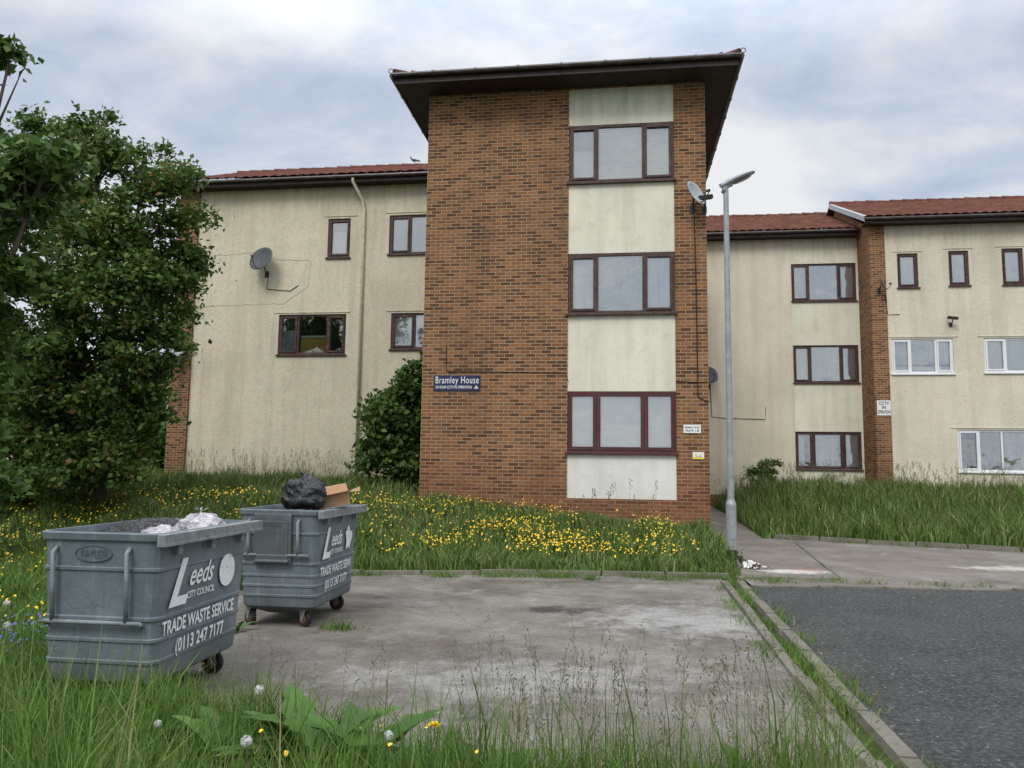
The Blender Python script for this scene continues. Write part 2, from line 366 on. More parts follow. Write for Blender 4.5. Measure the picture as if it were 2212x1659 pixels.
# ---------------------------------------------------------------- BUILDING
B1=empty('apartment_building',(OX,OY,0),rad(-8),label='three-storey cream and brown brick council apartment block with tall brick tower',category='apartment building')
B2=empty('apartment_building',(OX,OY,0),rad(-8),label='neighbouring cream rendered apartment block with white and brown window frames',category='apartment building')
SOF=9.96
def wall(name,parent,u0,u1,z0,z1,v,holes,mat,rev=.12,extra=None,**kw):
    us=sorted(set([u0,u1]+[h[0] for h in holes]+[h[1] for h in holes])); zs=sorted(set([z0,z1]+[h[2] for h in holes]+[h[3] for h in holes]))
    b=MB()
    for i in range(len(us)-1):
        for j in range(len(zs)-1):
            cu=(us[i]+us[i+1])/2; cz=(zs[j]+zs[j+1])/2
            if any(h[0]<cu<h[1] and h[2]<cz<h[3] for h in holes): continue
            b.quad((us[i],v,zs[j]),(us[i+1],v,zs[j]),(us[i+1],v,zs[j+1]),(us[i],v,zs[j+1]))
    for (a,c,e,g) in holes:
        b.quad((a,v,e),(a,v+rev,e),(a,v+rev,g),(a,v,g)); b.quad((c,v,e),(c,v,g),(c,v+rev,g),(c,v+rev,e))
        b.quad((a,v,g),(a,v+rev,g),(c,v+rev,g),(c,v,g)); b.quad((a,v,e),(c,v,e),(c,v+rev,e),(a,v+rev,e))
    if extra: extra(b)
    return b.obj(name,mat,parent,**kw)
def window(parent,u0,u1,z0,z1,v,mull,fm,curt=[],fw=.055,cas=(0,-1),label=None,sill=True):
    b=MB(); e=.002; a0,a1,b0,b1=u0+e,u1-e,z0+e,z1-e; va,vb=v+.035,v+.105
    b.box((a0,va,b0),(a1,vb,b0+fw)); b.box((a0,va,b1-fw),(a1,vb,b1))
    b.box((a0,va,b0+fw),(a0+fw,vb,b1-fw)); b.box((a1-fw,va,b0+fw),(a1,vb,b1-fw))
    ed=[a0+fw]
    for m in mull:
        b.box((m-.03,va+.002,b0+fw),(m+.03,vb-.002,b1-fw)); ed+=[m-.03,m+.03]
    ed.append(a1-fw)
    panes=[(ed[2*i],ed[2*i+1]) for i in range(len(ed)//2)]
    k=len(panes)
    for i in [c%k for c in cas]:
        p,q=panes[i]; w=.045; vf=va-.022
        zz0,zz1=b0+fw+.004,b1-fw-.004
        b.box((p+.004,vf,zz0),(q-.004,va+.03,zz0+w)); b.box((p+.004,vf,zz1-w),(q-.004,va+.03,zz1)); b.box((p+.004,vf,zz0+w),(p+.004+w,va+.03,zz1-w)); b.box((q-.004-w,vf,zz0+w),(q-.004,va+.03,zz1-w))
    w=b.obj('window',fm,parent)
    if label: w['label']=label
    g=MB(); g.quad((a0+fw*.5,v+.07,b0+fw*.5),(a1-fw*.5,v+.07,b0+fw*.5),(a1-fw*.5,v+.07,b1-fw*.5),(a0+fw*.5,v+.07,b1-fw*.5)); g.obj('glass',GLASS,w)
    r=MB(); x0,x1,y0,y1=u0-.02,u1+.02,z0-.02,z1+.02; vb2=v+.9; vf=v+.122
    r.quad((x0,vb2,y0),(x1,vb2,y0),(x1,vb2,y1),(x0,vb2,y1)); r.quad((x0,vf,y0),(x0,vb2,y0),(x0,vb2,y1),(x0,vf,y1)); r.quad((x1,vf,y0),(x1,vf,y1),(x1,vb2,y1),(x1,vb2,y0)); r.quad((x0,vf,y1),(x0,vb2,y1),(x1,vb2,y1),(x1,vf,y1)); r.quad((x0,vf,y0),(x1,vf,y0),(x1,vb2,y0),(x0,vb2,y0))
    r.obj('room_interior',DARK,w)
    for (ua,ub,za,zb,m) in curt:
        n=max(6,int((ub-ua)/.03)); c=MB(); vs=[]
        ph=random.random()*6
        for i in range(n+1):
            uu=ua+(ub-ua)*i/n; off=.008*math.sin(uu*38+ph)+.004*math.sin(uu*71)
            if m in (C_BLIND,C_SHEET,C_CARD,C_WHITE): off=0
            vs+=[(uu,v+.118+off,za),(uu,v+.118+off*.6,zb)]
        c.add(vs,[(2*i,2*i+2,2*i+3,2*i+1) for i in range(n)]); c.obj('curtain_or_sky_tint' if m not in(C_BLIND,) else 'blind',m,w)  # blue-grey ones are a painted pane reflection, the others window coverings
    if sill:
        MB().box((u0-.04,v-.05,z0-.055),(u1+.04,v+.03,z0-.003)).obj('sill',fm,w,bevel=.006)
    return w
TW=(-2.92,-.66)
def tw_extra(b):
    b.quad((0,0,0),(0,12,0),(0,12,SOF),(0,0,SOF)); b.quad((-6.08,0,0),(-6.08,0,SOF),(-6.08,12,SOF),(-6.08,12,0)); b.quad((-6.08,12,0),(-6.08,12,SOF),(0,12,SOF),(0,12,0))  # last quad is the unseen tower back, added to block light
wall('tower_wall',B1,-6.08,0,0,SOF,0,[(TW[0],TW[1],1.0,SOF-.02)],BRICK,.14,tw_extra,label='orange-brown brick tower wall')
pz=[(1.0,1.97,PANELW),(3.24,4.91,PANEL),(6.22,7.81,PANEL),(9.1,SOF-.022,PANEL)]
for z0,z1,m in pz:
    MB().box((TW[0]+.003,.03,z0+.003),(TW[1]-.003,.13,z1-.003)).obj('wall_panel',m,B1)
tm=[-2.30,-1.31]
def full(u0,u1,z0,z1,m): return [(u0+.03,u1-.03,z0+.03,z1-.03,m)]
window(B1,TW[0],TW[1],7.81,9.1,0,tm,BROWN,[(-2.87,-2.32,7.85,8.55,C_SHEET),(-2.87,-2.32,8.56,9.05,C_GREY),(-2.28,-1.33,7.85,9.05,C_BLIND),(-1.29,-.7,7.85,9.05,C_BLIND)],label='weathered brown frame with slatted blinds')
window(B1,TW[0],TW[1],4.91,6.22,0,tm,BROWN,[(-2.87,-2.32,4.95,6.17,C_FOLD),(-2.28,-1.33,4.95,6.17,C_LACE),(-1.29,-.7,4.95,6.17,C_FOLD)],label='weathered brown frame with white lace curtains')
window(B1,TW[0],TW[1],1.97,3.24,0,tm,MAROON,[(-2.87,-2.32,2.0,3.2,C_SHEET),(-2.28,-1.33,2.0,3.2,C_SHEET),(-1.29,-.7,2.0,3.2,C_SHEET)],cas=(0,-1,1),label='maroon frame with plain pale sheets')
def tower_roof():
    u0,u1,v0,v1=-6.70,.62,-.65,12.6
    b=MB(); b.quad((u0+.03,v0+.03,SOF+.004),(u0+.03,v1,SOF+.004),(u1-.03,v1,SOF+.004),(u1-.03,v0+.03,SOF+.004))
    b.obj('soffit',SOFFIT,B1)
    f=MB(); zb,zt=SOF-.01,SOF+.19
    f.box((u0,v0,zb),(u1,v0+.025,zt)); f.box((u0,v0+.025,zb),(u0+.025,v1,zt)); f.box((u1-.025,v0+.025,zb),(u1,v1,zt)); f.obj('fascia',FASCIA,B1)
    gzv=zt-.03; r=.055
    for p,q in (((u0-.05,v0-.06,gzv),(u1+.05,v0-.06,gzv)),((u0-.06,v0-.05,gzv),(u0-.06,v1,gzv)),((u1+.06,v0-.05,gzv),(u1+.06,v1,gzv))):
        g=MB(); g.tube([p,q],r,10)
        P,Qv=Vector(p),Vector(q); L=(Qv-P).length; n=int(L/.9)
        for i in range(1,n):
            c=P.lerp(Qv,i/n); d=(Qv-P).normalized()*.03
            g.tube([c-d,c+d],r+.012,10)
        g.obj('gutter',GUTTER,B1)
    z0=zt+.002; o=.07; tn=math.tan(rad(20)); rz=z0+3.7*tn; um=(u0+u1)/2
    rb=MB(); A=(u0-o,v0-o,z0);Bq=(u1+o,v0-o,z0);C=(u1+o,v1+o,z0);D=(u0-o,v1+o,z0);E=(um,v0+3.7,rz);F=(um,v1-3.7,rz)
    rb.add([A,Bq,C,D,E,F],[(0,1,4),(1,2,5,4),(2,3,5),(3,0,4,5)])
    rb.quad(A,D,C,Bq)
    for P,Qv in ((A,E),(Bq,E)):
        P=Vector(P);Qv=Vector(Qv)
        n=12
        for i in range(n):
            a=P.lerp(Qv,i/n+.015); c=P.lerp(Qv,(i+1)/n)
            rb.tube([a+Vector((0,0,.03)),c+Vector((0,0,.015))],[.085,.065],10)
    rb.obj('roof',TILE,B1)
    for P,sx in ((A,-1),(Bq,1)):
        h=MB()
        pts=[(P[0]-sx*.2+sx*.22*min(1,t*1.5),P[1]+.05,P[2]+.02+.03*t) for t in [i/6 for i in range(5)]]
        cx,cz=pts[-1][0],pts[-1][2]+.05
        pts+=[(cx+sx*.05*math.sin(a),P[1]+.05,cz-.05*math.cos(a)) for a in [.4,.9,1.5,2.1,2.8,3.6,4.3]]
        h.tube(pts,.009,6)
        h.obj('hip_iron',FASCIA,B1)
tower_roof()
def pantile(name,parent,u0,u1,ve,ze,vr,zr):
    L=math.hypot(vr-ve,zr-ze); nr=int(L/.29); nu=int((u1-u0)/.0375)
    us=np.linspace(u0,u1,nu+1); prof=.036*np.abs(np.sin((us-u0)*math.pi/.30))**.8
    rows=[]
    for i in range(nr):
        for t,l in ((i/nr,.042),((i+1)/nr-.001,.0)):
            rows.append((t,l))
    X=np.array([us for r in rows]); Yv=np.array([np.full(nu+1,ve+(vr-ve)*r[0]) for r in rows]); Z=np.array([ze+(zr-ze)*r[0]+r[1]+prof for r in rows])
    Z+=rng.normal(0,.004,(nr*2,1)); return grid_mesh(name,X,Yv,Z,TILE,parent=parent)
def wing_roof(parent,u0,u1,vw,lo,ro,rvl=0):
    ve=vw-.38; ze=SOF+.2; vr=ve+4.2; zr=ze+4.2*math.tan(rad(24.3))
    r=pantile('roof',parent,u0-lo,u1+ro,ve-.06,ze-.01,vr,zr)
    b=MB(); b.quad((u0-lo,vr,zr),(u1+ro,vr,zr),(u1+ro,vr+4.2,ze),(u0-lo,vr+4.2,ze))
    n=int((u1-u0+lo+ro)/.45)
    for i in range(n):
        a=u0-lo+(u1-u0+lo+ro)*i/n; c=a+(u1-u0+lo+ro)/n; q=random.uniform(-.012,.012)
        b.tube([(a,vr,zr+.01+q),(c+.02,vr,zr+q)],[.12,.10],10)
    b.obj('ridge_tiles',TILE,r)
    f=MB(); f.box((u0-lo,ve,SOF-.01),(u1+ro,ve+.025,ze-.03)); f.obj('fascia',FASCIA,parent)
    s=MB(); s.quad((u0-lo,ve+.025,SOF),(u0-lo,vw+.1,SOF),(u1+ro,vw+.1,SOF),(u1+ro,ve+.025,SOF)); s.obj('soffit',SOFFIT,parent)
    g=MB(); g.tube([(u0-lo,ve-.06,ze-.06),(u1+ro,ve-.06,ze-.06)],.055,10)
    k=int((u1-u0)/1.0)
    for i in range(1,k):
        uu=u0+(u1-u0)*i/k; g.tube([(uu-.03,ve-.06,ze-.06),(uu+.03,ve-.06,ze-.06)],.068,10)
    g.obj('gutter',GUTTER,parent)
    return ve,ze,vr,zr
wing_roof(B1,-15.28,-6.1,5.3,.25,0)
wing_roof(B1,.02,6.55,12.05,0,-.0)
ve,ze,vr,zr=wing_roof(B2,6.6,16.0,10.8,.22,.3)
f=MB()
a=Vector((6.36,ve-.05,ze+.0)); c=Vector((6.36,vr,zr))
f.add([a+Vector((0,0,-.16)),c+Vector((0,0,-.16)),c+Vector((0,0,.03)),a+Vector((0,0,.03)),a+Vector((.06,0,.05)),c+Vector((.06,0,.05))],[(0,3,2,1),(3,4,5,2)])
f.quad(a+Vector((0,0,-.16)),a+Vector((.24,0,-.16)),c+Vector((.24,0,-.16)),c+Vector((0,0,-.16)))
f.obj('lead_flashing',LEAD,B2)
# left wing
LV=5.3
hl=[(-10.49,-9.79,7.78,8.97),(-8.59,-6.7,7.84,9.02),(-11.92,-9.82,4.86,6.06),(-8.45,-6.6,5.0,6.06)]
wall('left_wing_wall',B1,-14.65,-6.08,.2,SOF,LV,hl,CREAM,.12,label='cream roughcast rendered wall')
MB().quad((-15.2,13.4,0),(-15.2,13.4,SOF),(-6.08,13.4,SOF),(-6.08,13.4,0)).obj('unseen_rear_wall',CREAM,B1)  # unseen back of the left wing, added as a light blocker
MB().add([(-15.2,LV,0),(-15.2,LV,SOF),(-15.2,9.1,SOF+2.0),(-15.2,13.4,SOF),(-15.2,13.4,0)],[(0,1,2,3,4)]).obj('gable_wall',CREAM,B1)
MB().box((-15.28,5.22,.2),(-14.652,5.9,SOF-.003)).obj('brick_pier',BRICK,B1)
window(B1,*hl[0],LV,[],BROWN,[(-10.35,-9.95,7.95,8.6,C_WHITE),(-10.45,-9.83,8.62,8.95,C_GREY)],cas=(0,))
window(B1,*hl[1],LV,[-7.95,-7.3],BROWN,full(*hl[1],C_SKYTINT),cas=(0,-1))
window(B1,*hl[2],LV,[-11.32,-10.4],BROWN,[(-11.25,-10.47,4.9,5.35,C_CARD),(-11.25,-10.47,5.37,5.44,C_WHITE),(-11.88,-11.4,4.9,5.6,C_GREY)],cas=(0,-1))
window(B1,*hl[3],LV,[-7.75,-7.15],BROWN,full(*hl[3],C_FOLD),cas=(0,-1))
for (a,c,z) in ((-10.6,-9.6,9.05),(-8.7,-6.3,9.10),(-12.05,-9.7,6.12),(-8.6,-6.3,6.13)):
    MB().box((a,LV-.018,z-.012),(c,LV+.01,z+.012)).obj('render_bead',CREAM,B1)
CRK=mottled('crack',(.44,.39,.30),.2,5,.9,.1)
def crack(pts,w=.014):
    b=MB(); P=[]
    for (p,q) in zip(pts[:-1],pts[1:]):
        n=max(2,int(math.hypot(q[0]-p[0],q[1]-p[1])/.15))
        P+=[(p[0]+(q[0]-p[0])*i/n+random.uniform(-.02,.02),p[1]+(q[1]-p[1])*i/n+random.uniform(-.02,.02)) for i in range(n)]
    P.append(pts[-1]); vs=[]
    for i,(x,z) in enumerate(P):
        x2,z2=P[min(i+1,len(P)-1)]; x1,z1=P[max(i-1,0)]; L=math.hypot(x2-x1,z2-z1)+1e-6; ww=w*random.uniform(.3,.7)
        nx_,nz_=-(z2-z1)/L*ww,(x2-x1)/L*ww; vs+=[(x-nx_,LV-.006,z-nz_),(x+nx_,LV-.006,z+nz_)]
    b.add(vs,[(2*i,2*i+2,2*i+3,2*i+1) for i in range(len(P)-1)]).obj('render_crack',CRK,B1)
crack([(-14.6,7.9),(-12.6,8.0),(-12.0,7.75),(-11.0,7.7),(-11.05,6.9),(-11.8,6.4),(-14.6,6.35)]); crack([(-12.1,5.9),(-12.15,4.8)])
MB().tube([(-9.62,4.86,10.12),(-9.62,4.9,9.95),(-9.42,LV-.07,9.5),(-9.36,LV-.07,9.2),(-9.33,LV-.07,.95)],.045,10).obj('downpipe',CREAMPIPE,B1,smooth=True)
# right wing
RV=12.05
c1,c2=4.29,6.55
hr=[(c1+.02,c2-.02,7.68,9.04),(c1+.02,c2-.02,4.74,6.07),(c1+.02,c2-.02,1.69,3.0)]
wall('right_wing_wall',B1,0.0,c1-.01,.75,SOF,RV,[],CREAM2,.1,label='pale roughcast rendered wall')
MB().quad((0,20,0),(0,20,SOF),(6.5,20,SOF),(6.5,20,0)).obj('unseen_rear_wall',CREAM2,B1)  # unseen back of the right wing, put in to stop light
MB().box((0.002,RV-.02,0),(c1-.012,RV+.1,.75)).obj('brick_plinth',BRICK,B1)
wall('window_bay_wall',B1,c1,c2+.05,.2,SOF,RV+.03,hr,PANEL,.1,label='smooth painted panels between stacked windows')
MB().box((c1-.012,RV-.012,.75),(c1+.012,RV+.05,SOF)).obj('cover_strip',CREAM2,B1)
rm=[c1+.62,c2-.62]
window(B1,*hr[0],RV+.03,rm,BROWN,[(c1+.05,c1+.58,7.72,9.0,C_FOLD),(c1+.66,c2-.66,7.72,9.0,C_LACE),(c2-.58,c2-.05,7.72,9.0,C_FOLD)],sill=True)
window(B1,*hr[1],RV+.03,rm,BROWN,[(c1+.05,c1+.5,4.78,6.0,C_FOLD),(c1+1.2,c1+1.6,4.78,6.0,C_FOLD),(c2-.58,c2-.05,4.78,6.0,C_SKYTINT),(c1+.66,c1+1.2,4.78,6.0,C_SKYTINT)])
window(B1,*hr[2],RV+.03,rm,BROWN,[(c1+.05,c1+.35,1.73,2.9,C_FOLD),(c1+.68,c1+1.5,1.73,2.95,C_FOLD),(c2-.5,c2-.05,1.73,2.95,C_FOLD)],cas=(0,1,-1))
# block 2
V2=10.8
h2=[(7.49,8.15,7.82,8.99),(9.12,9.75,7.86,9.04),(10.78,11.44,7.86,9.08),(7.2,9.14,4.9,6.07),(10.09,12.1,4.93,6.07),(9.14,12.2,1.68,3.04),(13.2,13.9,7.86,9.08),(13.0,15.0,4.93,6.07)]
wall('wall',B2,7.1,16.0,.2,SOF,V2,h2,CREAM2,.12,lambda b:(b.quad((16,V2,0),(16,19,0),(16,19,SOF),(16,V2,SOF)),b.add([(16,V2,SOF),(16,19,SOF),(16,14.9,SOF+2)],[(0,1,2)]),b.quad((6.7,19,0),(6.7,19,SOF),(16,19,SOF),(16,19,0))),label='cream roughcast rendered wall')  # rear quad is out of view, added to keep light out
MB().box((6.6,V2-.04,.2),(7.1,19,SOF-.003)).add([(6.62,V2,SOF),(6.62,19,SOF),(6.62,14.7,SOF+1.9)],[(0,1,2)]).obj('brick_pier',BRICK,B2)
for i in (0,1,2,6):
    window(B2,*h2[i],V2,[],BROWN,[(h2[i][0]+.05,h2[i][1]-.05,h2[i][2]+.05,h2[i][3]-.05,C_SKYTINT)],cas=(0,),label='small brown-framed single-pane window')
window(B2,*h2[3],V2,[7.8,8.6],UPVC,[(7.25,9.1,4.95,5.15,C_SHEET),(7.3,9.05,5.2,6.0,C_SKYTINT)],label='white-framed three-pane window')
window(B2,*h2[4],V2,[10.75,11.5],UPVC,[(10.15,12.05,5.0,6.0,C_SKYTINT)],label='white-framed three-pane window')
window(B2,*h2[5],V2,[9.8,10.5,11.3],UPVC,[(9.75,10.55,1.75,2.95,C_GREY),(10.6,11.4,1.75,2.95,C_FOLD)],label='wide white-framed ground floor window')
window(B2,*h2[7],V2,[13.6,14.4],UPVC,[(13.1,14.9,5.0,6.0,C_FOLD)])
for (a,c,z) in ((7.35,8.3,9.06),(8.95,9.9,9.12),(10.6,11.6,9.15),(7.1,9.3,6.13),(9.9,12.3,6.13),(8.95,12.4,3.10)):
    MB().box((a,V2-.018,z-.012),(c,V2+.01,z+.012)).obj('render_bead',CREAM2,B2)
# ---------------------------------------------------------------- wall-mounted things
def at(u,v,z):
    x,y=UV(u,v); return (x,y,z)
RZ=rad(-8)
NAVY=mottled('navy_board',(.022,.024,.075),.15,5,.4,.4); WHITE=mottled('white_print',(.85,.85,.85),.03,5,.5,.3); BLACK=Mt('black_print',(.02,.02,.02),.6,.3).m
YEL=Mt('yellow_print',(.75,.62,.05),.5,.3).m; SIGNW=mottled('white_board',(.80,.81,.79),.06,5,.5,.3)
def sign(label,u0,u1,z0,z1,v,board,cat='sign'):
    e=empty('wall_sign',at((u0+u1)/2,v-.012,(z0+z1)/2),RZ,label=label,category=cat)
    w,h=u1-u0,z1-z0
    MB().box((-w/2,-.008,-h/2),(w/2,.008,h/2)).obj('board',board,e,bevel=.003)
    return e,w,h
R90=(rad(90),0,0)
e,w,h=sign('navy blue building name sign with white lettering on brick wall',-5.81,-4.79,3.245,3.585,0,NAVY)
text('lettering','Bramley House',WHITE,e,(0,-.011,.06),R90,width=.95,size=.215,bold=.0,sp=1.12)
text('lettering','24 HOUR CCTV IN OPERATION',WHITE,e,(-.07,-.011,-.09),R90,width=.80,size=.085,bold=.010)
MB().add([(.38,-.011,-.12),(.47,-.011,-.12),(.425,-.011,-.045)],[(0,1,2)]).add([(.412,-.0125,-.108),(.438,-.0125,-.108),(.425,-.0125,-.075)],[(0,1,2)],1).obj('camera_symbol',[WHITE,NAVY],e)
e,w,h=sign('small white name plate reading flats 1-8 on brick wall',-.52,-.17,2.375,2.545,0,SIGNW)
text('lettering','BRAMLEY HOUSE',BLACK,e,(0,-.011,.03),R90,width=.30,size=.045,bold=.01)
text('lettering','FLATS  1-8',BLACK,e,(0,-.011,-.035),R90,width=.26,size=.06,bold=.02)
e,w,h=sign('small white and yellow caution notice on brick wall',-.34,-.11,1.84,1.985,0,SIGNW)
MB().box((-.112,-.0105,-.07),(.112,-.009,-.028)).add([(-.075,-.0105,0),(-.025,-.0105,0),(-.05,-.0105,.05)],[(0,1,2)]).add([(.025,-.0105,0),(.075,-.0105,0),(.05,-.0105,.05)],[(0,1,2)]).obj('warning_symbols',YEL,e)
text('lettering','CAUTION',BLACK,e,(0,-.011,-.014),R90,width=.12,size=.022,bold=.01)
e,w,h=sign('white notice with black lettering on brick pier',6.66,7.09,3.49,3.99,V2-.04,SIGNW)
for t,z,ww in (('CCTV',.15,.32),('IN',.01,.11),('OPERATION',-.14,.40)):
    text('lettering',t,BLACK,e,(0,-.011,z),R90,width=ww,size=.15,bold=.02)
DKG=mottled('dark_grey_dish',(.07,.075,.08),.2,5,.6,.3); LTG=mottled('pale_grey_dish',(.32,.35,.36),.2,5,.6,.3); METAL=mottled('galvanised',(.34,.36,.37),.15,20,.5,.4,metal=.3)
DKM=mottled('dark_metal',(.06,.06,.06),.2,10,.6,.3)
def dish(u,v,z,r,yaw,mat,label,arm=-.35,tilt=22,am=None):
    am=am or METAL
    e=empty('satellite_dish',at(u,v,z),RZ,label=label,category='satellite dish')
    b=MB(); n=24;m=5; vs=[];fs=[]
    for i in range(m+1):
        rr=r*i/m
        for k in range(n):
            th=2*math.pi*k/n; vs.append((rr*math.cos(th),-.22*rr*rr/r,rr*1.08*math.sin(th)))
    for i in range(m):
        for k in range(n):
            k2=(k+1)%n; fs.append((i*n+k,i*n+k2,(i+1)*n+k2,(i+1)*n+k))
    b.add(vs,fs)
    d=b.obj('dish',mat,e,(0,-.32,0),(rad(-tilt),0,rad(yaw)),smooth=True)
    so_=d.modifiers.new('s','SOLIDIFY'); so_.thickness=.012
    a=MB(); Rm=Matrix.Rotation(rad(yaw),3,'Z')@Matrix.Rotation(rad(-tilt),3,'X')
    c=Vector((0,-.32,0)); low=c+Rm@Vector((0,.01,-r*.9)); fe=c+Rm@Vector((0,-r*1.3,-r*.55))
    a.tube([low,c+Rm@Vector((0,-r*.6,-r*1.0)),fe],.012,6); a.tube([fe,fe+(c-fe).normalized()*.09],[.03,.024],10)
    a.obj('feed_arm',am,e)
    k=MB(); k.tube([c+Rm@Vector((0,.02,0)),c+Vector((0,.12,arm*.4)),(0,-.06,arm),(0,-.02,arm)],.02,8); k.box((-.06,-.015,arm-.1),(.06,-.002,arm+.1)); k.obj('bracket',am,e)
    return e
dish(-12.37,LV,7.66,.38,-10,DKG,'dark grey satellite dish on cream rendered wall',am=DKM)
dish(-.28,0,7.33,.27,50,LTG,'pale grey satellite dish bracketed to brick tower wall',arm=-.2,am=DKM)
dish(-15.0,5.22,5.0,.30,35,LTG,'pale satellite dish on brick end pier')
dish(1.35,RV,4.95,.30,20,DKG,'dark satellite dish on wall beside path entrance',am=DKM)
dish(6.85,V2-.04,7.85,.22,60,DKG,'small dark satellite dish on brick pier',arm=-.15,am=DKM)
def cam_unit(u,v,z,label,yaw):
    e=empty('security_camera',at(u,v,z),RZ,label=label,category='security camera')
    R=Matrix.Rotation(rad(yaw),3,'Z')@Matrix.Rotation(rad(-12),3,'Y')
    MB().box((-.16,-.05,-.045),(.16,.05,.045),R=R).obj('housing',BLACK,e,(0,-.2,.1),bevel=.008)
    MB().tube([(0,0,-.1),(0,-.08,-.1),(0,-.2,.06)],.018,8).box((-.05,-.012,-.17),(.05,-.002,-.03)).obj('bracket',DKM,e)
cam_unit(-.04,.0,7.2,'small black security camera on brick tower corner',20)
cam_unit(9.09,V2,6.62,'black security camera on cream wall',160)
CAB=Mt('black_cable',(.02,.02,.02),.6,.3).m; CABW=Mt('grey_cable',(.16,.15,.13),.6,.3).m
def cable(pts,label,r=.008,mat=CAB):
    P=[Vector(at(u,v-.012,z)) for (u,v,z) in pts]
    o=P[0].copy(); MB().tube([p-o for p in P],r,5).obj('cable',mat,None,o,label=label,category='cable')
cable([(-5.55,0,4.25),(-5.54,0,3.67),(-4.5,0,3.66),(-2.95,0,3.63),(-2.9,0,3.45)],'thin black cable clipped along brick wall')
cable([(-.25,0,7.0),(-.23,0,5.5),(-.22,0,3.12),(-.05,0,3.03),(-.01,0,3.03)],'thin black cable running down brick wall',.012)
cable([(-.66,0,3.45),(-.3,0,3.43),(-.02,0,3.44)],'thin black cable clipped along brick wall')
cable([(-3.05,0,7.95),(-3.04,0,7.0),(-3.06,0,6.5)],'grey cable hanging beside window',.01,CABW)
cable([(-12.3,LV,7.35),(-12.35,LV,6.85),(-11.6,LV,6.78),(-11.35,LV,6.95)],'black cable looping below satellite dish',.01)
cable([(1.4,RV,4.8),(1.45,RV,3.5),(2.0,RV,3.45),(3.3,RV,3.42),(3.32,RV,3.85)],'black cable along pale rendered wall',.010)
cable([(1.2,RV,4.6),(1.25,RV,3.0),(1.22,RV,.6)],'thick black cable down pale wall',.02)
cable([(7.05,V2-.04,7.6),(7.12,V2-.02,6.9),(7.5,V2,6.9)],'short black cable on cream wall',.01)
cable([(-14.95,5.2,4.6),(-14.9,5.2,3.1),(-14.75,5.2,2.9)],'grey cable on brick pier',.012,CABW)
# ---------------------------------------------------------------- STREET LAMP
LX,LY=3.66,12.9; lz=G(LX,LY)
GALV=mottled('galvanised_column',(.32,.34,.35),.18,9,.5,.4,metal=.3)
e=empty('street_lamp',(LX,LY,lz),0,label='tall galvanised grey street lamp with black base beside path',category='street lamp')
MB().tube([(0,0,.28),(0,0,1.0),(0,0,1.02),(0,0,1.1)],[.084,.084,.084,.058],20).tube([(0,0,1.1),(0,0,6.42)],[.056,.045],16).obj('column',GALV,e,smooth=False)
MB().tube([(0,0,-.1),(0,0,.28)],[.088,.086],20).obj('base',Mt('black_base',(.02,.02,.02),.6,.3).m,e)
MB().box((-.045,-.09,.45),(.045,-.082,.9)).obj('access_door',GALV,e,bevel=.004)
hd=MB(); R=Matrix.Rotation(rad(-24),3,'Y')
hd.tube([(-.03,0,6.36),(-.02,0,6.46),(.10,0,6.52)],[.05,.05,.045],12)
secs=[(-.12,.05,.05),(-.02,.09,.07),(.12,.16,.07),(.30,.19,.06),(.44,.15,.045),(.52,.06,.025)]
vs=[];n=14
for x,w_,t in secs:
    for k in range(n):
        th=2*math.pi*k/n; p=R@Vector((x,w_*math.cos(th),t*math.sin(th)*(1 if math.sin(th)>0 else .6))); vs.append(p+Vector((.02,0,6.52)))
fs=[(i*n+k,i*n+(k+1)%n,(i+1)*n+(k+1)%n,(i+1)*n+k) for i in range(len(secs)-1) for k in range(n)]+[tuple(range(n)),tuple((len(secs)-1)*n+n-1-k for k in range(n))]
hd.add(vs,fs); h_=hd.obj('lamp_head',mottled('lamp_housing',(.36,.38,.39),.1,9,.45,.4),e,smooth=True)
MB().sph((.27,0,-.042),(.17,.12,.016),16,8,R=None).obj('lens',Mt('lamp_lens',(.20,.22,.23),.15,.6).m,h_,(.02,0,6.52),(0,rad(-24),0),smooth=True)
# ---------------------------------------------------------------- WASTE BINS
def bin_mat():
    M=Mt('bin_grey',rough=.5,spec=.35); v=M.co()
    c=M.ramp(M.noise(v,2.5,6,.6),[(.3,(.10,.128,.146)),(.6,(.15,.184,.203)),(.8,(.20,.232,.248))])
    c=M.mix(M.ramp(M.noise(M.mapv(v,(5,5,.6)),2.2,8,.78),[(.54,0.),(.70,.6)]),c,(.32,.34,.34))
    c=M.mix(M.ramp(M.noise(M.mapv(v,(1,1,2)),6,8,.78),[(.60,0.),(.70,.7)]),c,(.07,.065,.055))
    c=M.mix(M.ramp(M.noise(M.mapv(v,(1,6,14),(.3,.2,.1)),2.5,6,.8),[(.66,0.),(.70,.6)]),c,(.36,.38,.38))
    sp=M.n('ShaderNodeSeparateXYZ',Vector=v)
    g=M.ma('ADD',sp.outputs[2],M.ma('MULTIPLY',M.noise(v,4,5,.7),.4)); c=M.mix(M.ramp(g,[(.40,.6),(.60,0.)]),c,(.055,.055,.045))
    M.col(c); M.bump(M.noise(v,5,6,.6),.45,.035); return M.m
BIN=bin_mat(); RUB=mottled('black_rubber',(.025,.025,.025),.3,20,.7,.3); RIM=mottled('worn_rim',(.20,.22,.22),.3,12,.6,.4,dirt=(.09,.08,.065))
HUB=mottled('rusty_hub',(.20,.10,.06),.3,20,.7,.3)
M=Mt('worn_white_decal',(.66,.68,.68),.6,.3); v=M.co(); M.col(M.mix(M.ramp(M.noise(v,25,5,.8),[(.56,0.),(.66,.85)]),(.72,.74,.74),(.20,.23,.24))); DECAL=M.m
EMB=mottled('embossed_grey',(.08,.098,.108),.2,10,.5,.4)
BAR=mottled('painted_steel_bar',(.20,.235,.245),.2,15,.5,.4,dirt=(.14,.08,.05))
